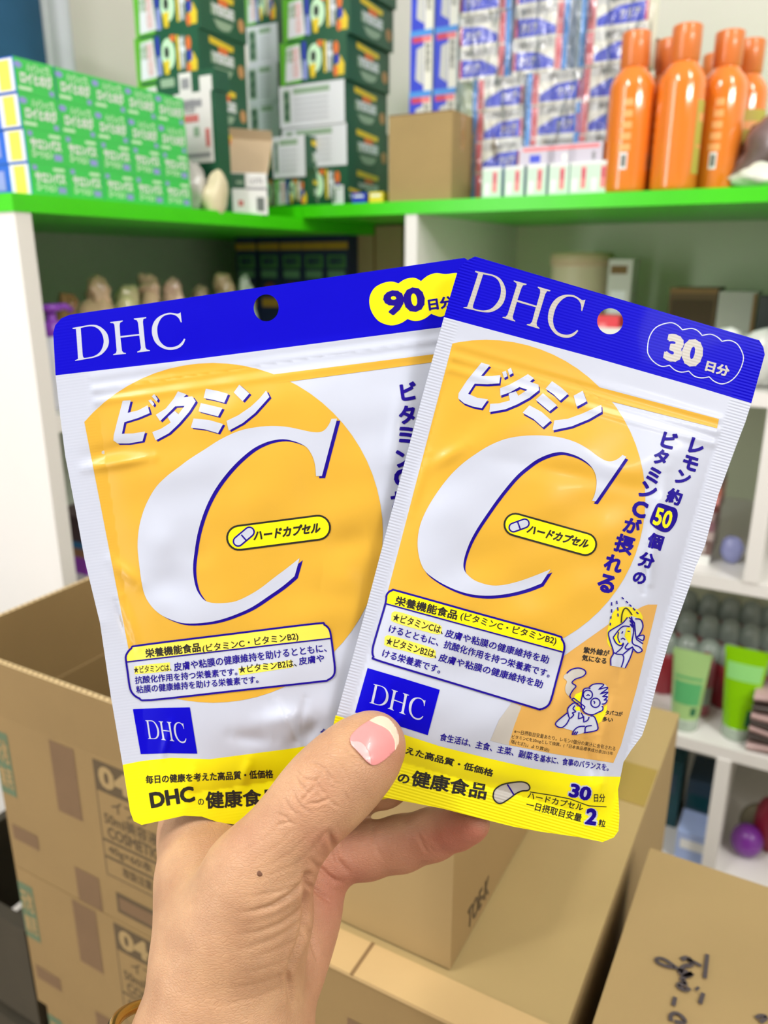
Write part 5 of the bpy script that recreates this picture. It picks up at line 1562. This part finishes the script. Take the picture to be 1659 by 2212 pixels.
w, d, h = a1 - a0, .08, .222; fr = cuboid_faces(w, d, h)
TANB = mat('tan_card', (182, 162, 122), rough=.8, vary=.04, vscale=10)
mb = MB(); mb.box(-w / 2, w / 2, 0, d, 0, h, TANB); mb.on(fr['f'], .46, 0, .5, 1, KRAFT_D)
tag(mb.build('cardboard_box', loc=S((a0 + a1) / 2, .23, LEV[0]), rz=RZ_R), 'tall plain tan box between the navy cartons and the white post', 'box')

# right run, upper level
CRM = mat('cream_plastic', (214, 204, 172), rough=.45); GRYP = mat('grey_plastic', (206, 206, 196), rough=.45)
BRN = mat('brown_inside', (92, 74, 44), rough=.7, vary=.08, vscale=20)
def rcarton(px0, px1, pytop, b, d, z0, m, lab, name='carton', deco=None, cat='carton'):
    a0, zt = on_b(px0, pytop, b); a1, zt2 = on_b(px1, pytop, b)
    w, h = a1 - a0, (zt + zt2) / 2 - z0
    fr = cuboid_faces(w, d, h); mb = MB(); mb.box(-w / 2, w / 2, 0, d, 0, h, m)
    if deco: deco(mb, fr)
    return tag(mb.build(name, loc=S((a0 + a1) / 2, b, z0), rz=RZ_R, bevel=.0015), lab, cat)
a0, zt = on_b(1248, 545, .27)
cn = empty('canister', S(a0, .30, LEV[0]), RZ_R); tag(cn, 'wide cream canister with a flat lid at the back of the right shelf', 'canister')
H_ = zt - LEV[0]
mb = MB(); mb.lathe([(0, 0), (.046, 0), (.050, .004), (.050, H_ - .022)], CRM, n=40); mb.build('body', cn)
mb = MB(); mb.lathe([(.050, H_ - .022), (.053, H_ - .021), (.053, H_ - .002), (.050, H_), (0, H_)], mat('canister_lid', (206, 186, 150), rough=.45), n=40); mb.build('lid', cn)
rcarton(1316, 1368, 560, .25, .05, LEV[0], GRYP, 'small pale box right of the cream canister', deco=lambda m, f: (m.on(f['f'], .1, .86, .8, .94, KRAFT_D), m.on(f['f'], .15, .3, .8, .7, CW)))
rcarton(1284, 1338, 682, .10, .05, LEV[0] + .028, mat('red_box', (226, 60, 70), rough=.4), 'red box seen through the hang hole of the front pouch', deco=lambda m, f: m.on(f['f'], .2, .2, .5, .8, BPK))
rcarton(1276, 1346, 708, .095, .06, LEV[0], mat('white_tray', (226, 226, 220), rough=.4, vary=.02, vscale=30), 'white tray under the red box behind the front pouch', name='tray', cat='tray', deco=lambda m, f: m.on(f['f'], .1, .2, .9, .4, GREYP))
bx = rcarton(1448, 1552, 622, .22, .09, LEV[0], BRN, 'dark brown box at the back of the right shelf above the front pouch', name='box', cat='box', deco=lambda m, f: (m.on(f['f'], .0, .93, 1, 1, KRAFT_D), m.on(f['f'], .06, .08, .94, .86, mat('brown_deep', (70, 56, 32), rough=.8))))
rcarton(1554, 1638, 630, .22, .09, LEV[0], mat('grey_green_box', (170, 174, 160), rough=.5, vary=.04, vscale=15), 'grey box right of the dark brown box on the right shelf', name='box', cat='box', deco=lambda m, f: m.on(f['f'], .9, .0, 1, .98, KRAFT_D))
rcarton(1642, 1672, 640, .17, .06, LEV[0], mat('black_plastic', (38, 46, 44), rough=.4), 'black upright case at the right frame edge on the upper shelf', name='case', cat='case', deco=lambda m, f: m.on(f['f'], .2, .2, .8, .5, GREYP))
SNOW = mat('white_bag', (238, 240, 236), rough=.25, coat=.4, vary=.05, vscale=30)
for k, (px, py, b, sx, lab) in enumerate(((1575, 745, .06, .030, 'white plastic bag under the grey box behind the pouch corner'), (1618, 760, .07, .028, 'crumpled white bag right of the front pouch corner'), (1662, 740, .05, .028, 'white bag at the right frame edge on the upper shelf'))):
    a0, zt = on_b(px, py - 30, b)
    blob('plastic_bag', S(a0, b, LEV[0]), sx, .03, (zt - LEV[0]) / 2, SNOW, 60 + k, .15, label=lab, cat='bag', rz=RZ_R)

# right run, second level: a pile of flat packets
PK = [((120, 96, 92), .022), ((186, 168, 164), .012), ((150, 110, 120), .016), ((176, 150, 150), .012), ((120, 70, 66), .012), ((226, 150, 146), .012), ((206, 116, 96), .014), ((96, 80, 74), .008), ((206, 200, 186), .010), ((150, 120, 96), .012), ((196, 190, 170), .010), ((110, 70, 56), .014), ((130, 110, 60), .016), ((120, 84, 76), .014), ((84, 82, 70), .012)]
z = LEV[1] + .0132
mb = MB(); mb.box(-.045, .045, 0, .07, 0, .013, SNOW); mb.on(cuboid_faces(.09, .07, .013)['f'], .1, .2, .4, .8, GREYP)
tag(mb.build('box', loc=S(.606, .045, LEV[1]), rz=RZ_R), 'flat white box at the bottom of the packet pile on the middle shelf', 'box')
names = ['mauve grey', 'pale grey', 'dull pink', 'rosy grey', 'maroon', 'light pink', 'coral', 'dark grey', 'cream', 'tan', 'ivory', 'dark brown', 'olive', 'brown', 'blackish']
for k, (rgb, h) in enumerate(PK):
    w = .092 + random.uniform(-.006, .004)
    mb = MB(); mb.box(-w / 2, w / 2, 0, .07, 0, h, mat('packet_%d' % k, rgb, rough=.3, coat=.3, vary=.12, vscale=60)); mb.on(cuboid_faces(w, .07, h)['f'], .5, .2, .9, .7, mat('packet_pale', (206, 196, 190), rough=.4))
    tag(mb.build('packet', loc=S(.607 + random.uniform(-.003, .003), .048 + random.uniform(-.004, .004), z), rz=RZ_R, bevel=.002), '%s packet in the tall pile behind the right edge of the front pouch' % names[k], 'packet')
    z += h + .0002
blob('pouch', S(.676, .07, LEV[1]), .016, .012, .020, mat('lilac_film', (150, 156, 206), rough=.3, coat=.3), 71, .12, label='small lilac blue packet at the foot of the packet pile', cat='packet', rz=RZ_R)

# right run, third level: tubes at the front, jars behind, striped sachets to the right
def tube_thing(px, pyt, pyb, b, rgb, capc, lab, flare, stripes):
    a0, _ = on_b(px, pyb, b)
    zt = on_b(px, pyt, b)[1]
    H_ = zt - LEV[2]
    t_ = empty('squeeze_tube', S(a0, b, LEV[2]), RZ_R); tag(t_, lab, 'tube')
    m_ = mat('tube_%d' % px, rgb, rough=.25, coat=.4, trans=.15)
    rows = []
    for i in range(13):
        t = i / 12
        z = .020 + (H_ - .020) * t
        rx = .0205 + (flare - .0205) * t; ry = .0185 * (1 - t) + .0012
        rows.append([(rx * math.cos(2 * math.pi * j / 28), ry * math.sin(2 * math.pi * j / 28), z) for j in range(28)])
    mb = MB(); mb.grid(rows, m_, True, True)
    for u0, u1, v0, v1, mm in stripes:
        rr = []
        for z_ in (v0, v1):
            t = (z_ * H_ - .020) / (H_ - .020); rx = .0205 + (flare - .0205) * t; ry = .0185 * (1 - t) + .0012
            rr.append([((rx + .0003) * math.cos(q), (ry + .0004) * math.sin(q), z_ * H_) for q in np.linspace(-math.pi / 2 + u0, -math.pi / 2 + u1, 9)])
        mb.grid(rr, mm)
    mb.box(-flare, flare, -.0012, .0012, H_ - .010, H_, m_)
    mb.build('body', t_)
    mb = MB(); mb.lathe([(0, 0), (.019, 0), (.0205, .002), (.0205, .018), (.0195, .0205), (0, .0205)], capc, n=28); mb.build('cap', t_)
PGL = mat('tube_print_green', (90, 176, 110), rough=.4); CLR = mat('clear_cap', (206, 226, 206), rough=.2, coat=.4, trans=.3); DGR = mat('tube_print_dark', (40, 110, 70), rough=.4)
tube_thing(1474, 1402, 1585, .035, (176, 216, 140), CLR, 'pale green squeeze tube standing left of the bright green one', .027, ((-.9, .9, .35, .62, PGL), (-.9, .9, .66, .69, PGL), (.4, .8, .22, .32, DGR)))
tube_thing(1586, 1396, 1602, .045, (150, 222, 10), CLR, 'bright lime green squeeze tube on the white shelf', .030, ((-1.0, 1.0, .66, .84, mat('tube_print_mint', (150, 222, 130), rough=.4)), (.5, .9, .18, .36, DGR)))
JG = mat('jar_grey_green', (110, 124, 112), rough=.3, coat=.3); JR = mat('jar_red', (150, 40, 52), rough=.35, coat=.2); JT = mat('jar_top', (156, 170, 160), rough=.25, coat=.3)
jar = None
k = 0
for r_, (b, py) in enumerate(((.13, 1452), (.20, 1404), (.27, 1362))):
    for c, px in enumerate((1432, 1478, 1526, 1572, 1618, 1662)):
        a0, zt = on_b(px, py, b)
        if jar is None:
            jar = empty('jar', (0, 0, 0), RZ_R)
            mb = MB(); mb.lathe([(0, 0), (.019, 0), (.021, .003), (.021, .05), (.017, .056), (.015, .058)], JR, n=24); mb.build('body', jar)
            mb = MB(); mb.lathe([(.0175, .058), (.0185, .06), (.0185, .070), (.014, .080), (.006, .084), (0, .0845)], JT, n=24); mb.build('lid', jar)
            o = jar
        else:
            o = copy_tree(jar)
        o.location = S(a0, b, LEV[2])
        zz = max(.6, (zt - LEV[2]) / .0845)
        o.scale = (1, 1, 1.25 + .12 * r_)
        tag(o, '%s red jar with grey green lid in the %s row behind the tubes' % (('first', 'second', 'third', 'fourth', 'fifth', 'sixth')[c], ('front', 'middle', 'back')[r_]), 'jar', 'jars in rows behind the green tubes')
a0, zt = on_b(1528, 1408, .085)
mb = MB(); mb.lathe([(0, 0), (.013, 0), (.014, .002), (.014, zt - LEV[2] - .02), (.009, zt - LEV[2] - .006), (.0, zt - LEV[2])], mat('rose_tube', (168, 92, 104), rough=.35, coat=.2), n=20); mb.lathe([(.0143, .02), (.0143, .05)], JT, n=20)
tag(mb.build('bottle', loc=S(a0, .085, LEV[2]), rz=RZ_R), 'dusty rose bottle between the two green tubes', 'bottle')
for k in range(7):
    a0, zb = on_b(1668 - 3 * k, 1598 - 24 * k, .03)
    rgb = ((190, 160, 156), (66, 56, 52))[k % 2]
    h = .0125
    mb = MB()
    n = 10
    rows = [[(-.040 + .08 * i / n, y, z_ + .004 * math.sin(i / n * 3.1 + k)) for i in range(n + 1)] for y, z_ in ((-.002, .003), (.0, h - .003), (.05, h), (.05, 0), (-.002, .003))]
    mb.grid(rows, mat('sachet_%d' % (k % 2), rgb, rough=.25, coat=.4, vary=.1, vscale=50))
    tag(mb.build('sachet', loc=S(.775, .01 + .001 * k, LEV[2] + .0128 * k), rz=RZ_R), '%s sachet in the striped pile right of the lime tube' % (('lowest pink', 'lowest dark', 'second pink', 'second dark', 'third pink', 'third dark', 'topmost pink')[k]), 'sachet')

# right run, lowest level
TEAL = mat('teal_film', (20, 78, 88), rough=.4, vary=.15, vscale=20); TEAL2 = mat('slate_film', (60, 84, 104), rough=.4, vary=.1, vscale=20)
rcarton(1420, 1478, 1640, .10, .08, LEV[3], TEAL, 'dark teal box in the bottom shelf beside the cartons', name='box', cat='box', deco=lambda m, f: m.on(f['f'], .2, .5, .8, .8, TEAL2))
rcarton(1486, 1542, 1690, .12, .08, LEV[3], TEAL2, 'slate blue box in the bottom shelf left of the white divider', name='box', cat='box', deco=lambda m, f: m.on(f['f'], .1, .4, .9, .7, TEAL))
rcarton(1462, 1546, 1806, .02, .06, LEV[3], mat('pale_blue_box', (170, 190, 236), rough=.4, vary=.03, vscale=20), 'pale blue flat box at the front of the bottom shelf', name='box', cat='box', deco=lambda m, f: m.on(f['f'], .1, .5, .9, .8, CW))
a0, zt = on_b(1614, 1812, .09)
blob('ball', S(a0, .09, LEV[3]), .024, .024, .027, mat('violet_plastic', (120, 44, 150), rough=.35, coat=.2), 81, .01, label='violet round pot in the bottom right shelf', cat='pot', rz=RZ_R)
blob('cap', S(a0 + .012, .125, LEV[3]), .028, .012, .038, mat('olive_film', (120, 116, 92), rough=.5), 82, .05, label='olive grey bag behind the violet pot', cat='bag', rz=RZ_R)
blob('bag', S(on_b(1668, 1760, .12)[0], .12, LEV[3]), .026, .02, .05, mat('crimson_film', (130, 24, 46), rough=.4), 83, .08, label='crimson bag in the bottom shelf at the right frame edge', cat='bag', rz=RZ_R)
# ------------------------------------------------------------------ cardboard cartons in the foreground
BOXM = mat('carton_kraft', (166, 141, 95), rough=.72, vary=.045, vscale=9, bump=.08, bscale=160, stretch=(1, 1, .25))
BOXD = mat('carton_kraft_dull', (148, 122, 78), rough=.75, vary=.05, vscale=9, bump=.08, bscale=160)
EDGE = mat('corrugated_edge', (222, 196, 148), rough=.8)
GAP = mat('corrugation_shadow_paper', (150, 122, 82), rough=.9)
INK = mat('carton_print_brown', (92, 76, 52), rough=.8)
PATCH = mat('carton_print_patch', (120, 94, 66), rough=.8, vary=.06, vscale=20)
GLINE = mat('carton_print_green', (96, 116, 88), rough=.8)
TAPE2 = mat('packing_tape', (164, 138, 74), rough=.22, spec=.5, coat=.4, vary=.04, vscale=8)

def wall_panel(mb, o, U, V, N, t, m, inner=None, edge=None):
    """A board of thickness t: outer face o + uU + vV, inner face behind along -N."""
    o, U, V, N = (Vector(q) for q in (o, U, V, N))
    p = [o, o + U, o + U + V, o + V]
    q = [x - N * t for x in p]
    mb.face(p, m); mb.face(q[::-1], inner or m)
    for i in range(4):
        mb.face([p[i], q[i], q[(i + 1) % 4], p[(i + 1) % 4]], edge or EDGE)

# --- open printed carton at the lower left, on two more like it
A0, A1, B0, B1, T_ = .178, .378, -.748, -.545, .0045
w, d, h = A1 - A0, B1 - B0, .158
def prints(mb, fr):
    f = fr['f']
    mb.on(f, .37, .55, .515, .98, PATCH)                                   # dark tape ends
    mb.on(f, .42, .0, .565, .22, PATCH)
    mb.on(f, .62, .28, .97, .975, INK); mb.on(f, .628, .29, .962, .80, BOXD, 2)
    mb.txt(f, '0411', .645, .825, .95, .955, BOXM, 2, .04)
    mb.txt(f, 'イプサ', .70, .70, .90, .78, INK, 3, .02); mb.txt(f, '50ml美容液', .65, .61, .94, .69, INK, 3, .02); mb.txt(f, 'COSMETIC', .66, .53, .94, .60, INK, 3, .03)
    mb.on(f, .628, .50, .962, .515, INK, 3); mb.txt(f, '40g×60本入', .65, .42, .95, .49, INK, 3, .02); mb.on(f, .628, .395, .962, .41, INK, 3); mb.txt(f, '取扱注意', .72, .32, .88, .38, INK, 3, .02)
    mb.on(f, .66, .06, .95, .19, INK); mb.on(f, .675, .085, .935, .165, PATCH, 2)
    mb.on(f, .0, .50, .10, .90, GLINE); mb.txt(f, '天地', .01, .7, .09, .86, BOXM, 2, .03); mb.txt(f, '無用', .01, .54, .09, .68, BOXM, 2, .03)
    mb.on(f, .03, .20, .2, .3, PATCH)
cw = ['lower', 'lowest']
for k in range(3):
    mb = MB()
    mb.box(-w / 2, w / 2, 0, d, 0, h, BOXD)
    prints(mb, cuboid_faces(w, d, h))
    if k == 0:
        pass
    zb = .642 - (k + 1) * (h + .001)
    if zb < 0.05: break
    tag(mb.build('printed_carton', loc=S((A0 + A1) / 2 + .006 * k, B0 + .004 * k, zb), rz=RZ_R), ('printed brown carton directly beneath the open one at lower left', 'printed brown carton second beneath the open one at lower left', 'printed brown carton third beneath the open one at lower left')[k], 'carton')
mb = MB(); mb.box(-w / 2, w / 2, 0, d, 0, zb + h if zb < .05 else zb, BOXD)
if zb > .0:
    tag(mb.build('printed_carton', loc=S((A0 + A1) / 2 + .01, B0 + .01, 0), rz=RZ_R), 'plain carton on the floor carrying the printed carton stack', 'carton')
oc = empty('open_printed_carton', S((A0 + A1) / 2, B0, .642), RZ_R)
tag(oc, 'open printed brown carton with raised flaps at the lower left', 'carton')
mb = MB()
wall_panel(mb, (-w / 2, 0, 0), (w, 0, 0), (0, 0, h), (0, -1, 0), T_, BOXD)
wall_panel(mb, (w / 2, d, 0), (-w, 0, 0), (0, 0, h), (0, 1, 0), T_, BOXD)
wall_panel(mb, (-w / 2, d - T_, 0), (0, -(d - 2 * T_), 0), (0, 0, h), (-1, 0, 0), T_, BOXD)
wall_panel(mb, (w / 2, T_, 0), (0, d - 2 * T_, 0), (0, 0, h), (1, 0, 0), T_, BOXD)
mb.box(-w / 2 + T_, w / 2 - T_, T_, d - T_, .0, .004, BOXD)
prints(mb, cuboid_faces(w, d, h))
mb.build('body', oc)
def flap(name, o, U, V, N):
    mb = MB()
    wall_panel(mb, o, U, V, N, .0042, BOXD)
    o, U, V, N = (Vector(q) for q in (o, U, V, N))
    n = int(U.length / .006)
    for i in range(n):                       # flutes showing along the cut edge
        c = o + V + U * ((i + .2) / n) - N * .0009 + V.normalized() * .0002
        mb.face([c, c + U * (.55 / n), c + U * (.55 / n) - N * .0023, c - N * .0023], GAP)
    return mb.build(name, oc)
flap('front_flap', (-w / 2, 0.0, h), (w * .97, 0, 0), (0, -.004, .056), (0, -1, -.05))
flap('side_flap', (-w / 2, d, h), (0, -d * .96, 0), (-.006, 0, .078), (-1, 0, 0))
flap('back_flap', (w / 2, d, h), (-w, 0, 0), (0, .05, .03), (0, .4, 1))
bl = MB(); bl.box(-.03, .03, 0, .05, 0, .120, mat('lilac_box', (150, 150, 214), rough=.35)); bl.on(cuboid_faces(.06, .05, .12)['f'], 0, .6, 1, .95, mat('royal_print', (50, 60, 210), rough=.4)); bl.on(cuboid_faces(.06, .05, .12)['t'], 0, 0, 1, .25, mat('royal_print', (50, 60, 210)))
tag(bl.build('box', loc=S(A1 - .060, B0 + .045, .6465), rz=RZ_R), 'lilac and blue box inside the open carton', 'box')

# --- the big carton in the middle with a smaller carton standing on it
ga, gb, gz = .687, -.806, .78
G = MB(); w3, d3, h3 = .215, .370, .46
fr = cuboid_faces(w3, d3, h3)
big = empty('large_carton', S(ga - w3 / 2, gb, gz - h3), RZ_R)
tag(big, 'large brown carton behind the hand carrying a smaller carton', 'carton')
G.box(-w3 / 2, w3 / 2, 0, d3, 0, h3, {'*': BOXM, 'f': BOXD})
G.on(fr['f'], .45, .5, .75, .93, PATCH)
G.build('body', big, bevel=.002)
mb = MB()
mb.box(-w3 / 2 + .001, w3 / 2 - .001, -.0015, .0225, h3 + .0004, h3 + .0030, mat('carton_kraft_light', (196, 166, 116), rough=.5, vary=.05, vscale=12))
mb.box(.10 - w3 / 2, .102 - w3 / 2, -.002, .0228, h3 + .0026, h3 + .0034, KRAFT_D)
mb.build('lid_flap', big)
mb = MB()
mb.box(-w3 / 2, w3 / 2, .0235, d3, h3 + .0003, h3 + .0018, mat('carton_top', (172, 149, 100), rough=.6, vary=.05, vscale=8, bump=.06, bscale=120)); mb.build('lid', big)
mb = MB()
mb.box(-w3 / 2 + .02, w3 / 2 - .001, .225, .275, h3 + .0019, h3 + .0022, TAPE2)
mb.build('tape', big)
# support below: the floor carton that holds it
mb = MB(); mb.box(-.105, .105, 0, .36, 0, gz - h3 - .001, BOXD); mb.on(cuboid_faces(.21, .36, .31)['f'], .3, .4, .7, .8, PATCH)
tag(mb.build('carton', loc=S(ga - w3 / 2, gb + .004, 0), rz=RZ_R), 'floor carton under the large brown carton', 'carton')
w2, d2, h2 = .140, .165, .135
fr = cuboid_faces(w2, d2, h2)
sm = empty('small_carton', S(.620 - w2 / 2, -.7785, gz + .0035), RZ_R)
tag(sm, 'smaller brown carton standing on the large one, right of the wrist', 'carton')
mb = MB(); mb.box(-w2 / 2, w2 / 2, 0, d2, 0, h2, {'*': BOXM, 'r': mat('carton_kraft_shaded_side', (150, 124, 80), rough=.75, vary=.04, vscale=9)})  # right side in a darker kraft, its shade painted into the colour
mb.txt(fr['r'], 'TOE-K', .14, .05, .34, .16, INK, 2, .02)
mb.build('body', sm, bevel=.0015)
mb = MB(); mb.box(-w2 / 2 + .003, w2 / 2 - .003, .074, .092, h2 + .0001, h2 + .0006, TAPE2); mb.build('tape', sm)

# --- carton at the lower right with handwriting on its taped lid
w4, d4, h4, z4 = .36, .285, .40, .78
c4 = empty('taped_carton', S(.698 + w4 / 2, -.898, z4 - h4), RZ_R)
c4.location = S(.698, -.905, z4 - h4)
tag(c4, 'brown carton with handwritten lid at the lower right corner', 'carton')
mb = MB(); mb.box(0, w4, 0, d4, 0, h4, BOXM); mb.on(((0, 0, 0), (w4, 0, 0), (0, 0, h4), (0, -1, 0)), .2, .2, .6, .7, PATCH); mb.build('body', c4, bevel=.002)
mb = MB(); mb.box(.118, .178, .0, d4 + .0002, h4 + .0002, h4 + .0007, TAPE2); mb.build('tape', c4)
SCR = mat('marker_scribble', (74, 66, 70), rough=.7)
mb = MB()
def scr(pts, w=.0011):
    """A marker stroke drawn flat on the lid; points in picture px are laid onto the lid plane."""
    q = []
    for x, y in spline(pts, 5, False):
        a, b = on_z(x, y, z4 + .0008)
        q.append(c4.matrix_basis.inverted() @ S(a, b, z4 + .0012))
    for i in range(len(q) - 1):
        t = (q[i + 1] - q[i]); t.z = 0
        if t.length < 1e-7: continue
        n = Vector((-t.y, t.x, 0)).normalized() * w
        mb.face([q[i] - n, q[i + 1] - n, q[i + 1] + n, q[i] + n], SCR)
T = lambda p: tr(1180, 1600, 3.463, p)
scr(T([(960, 1700), (900, 1690), (840, 1665), (820, 1640), (860, 1630), (920, 1660), (1000, 1720), (1060, 1730)]))
scr(T([(1010, 1640), (1060, 1625), (1090, 1680), (1030, 1690), (1000, 1740), (1060, 1760), (1090, 1740), (1010, 1790), (1050, 1820), (980, 1830), (1040, 1870), (1070, 1850)]), .0014)
scr(T([(1060, 1640), (1110, 1660), (1160, 1690)])); scr(T([(1205, 1600), (1185, 1780)])); scr(T([(1120, 1850), (1140, 1865)]), .0016); scr(T([(1175, 1890), (1150, 1970)])); scr(T([(965, 1920), (950, 1985)]))
scr(T([(935, 2100), (930, 2060), (965, 2040), (1010, 2060), (1040, 2110), (960, 2105)])); scr(T([(1570, 2080), (1600, 2060), (1650, 2070), (1600, 2110)]))
mb.build('lettering', c4)
mb = MB(); mb.box(0, .34, 0, .27, 0, z4 - h4 - .001, BOXD)
fl4 = mb.build('carton', loc=S(.704, -.900, 0), rz=RZ_R); tag(fl4, 'floor carton under the handwritten carton', 'carton')

# --- dark crate added to darken the gap left of the printed cartons
CRT = mat('gap_filler_crate', (58, 52, 38), rough=.7, vary=.15, vscale=12)
cr = empty('crate', S(.085, -.745, 0), RZ_R)
tag(cr, 'dark crate added to darken the gap beside the printed carton stack', 'crate')
mb = MB()
for z in (.02, .16, .30, .44):
    mb.box(-.085, .085, 0, .012, z, z + .12, CRT); mb.box(-.085, -.073, .0121, .19, z, z + .12, CRT); mb.box(.073, .085, .0121, .19, z, z + .12, CRT)
mb.build('slats', cr)
mb = MB(); mb.box(-.072, .072, .0125, .185, .0, .012, CRT); mb.build('bottom', cr)
for sx in (-1, 1):
    mb = MB(); mb.box(sx * .066 - .006, sx * .066 + .006, .0122, .03, .0, .56, CRT); mb.build('post', cr)
bpy.data.objects.remove(_fo)
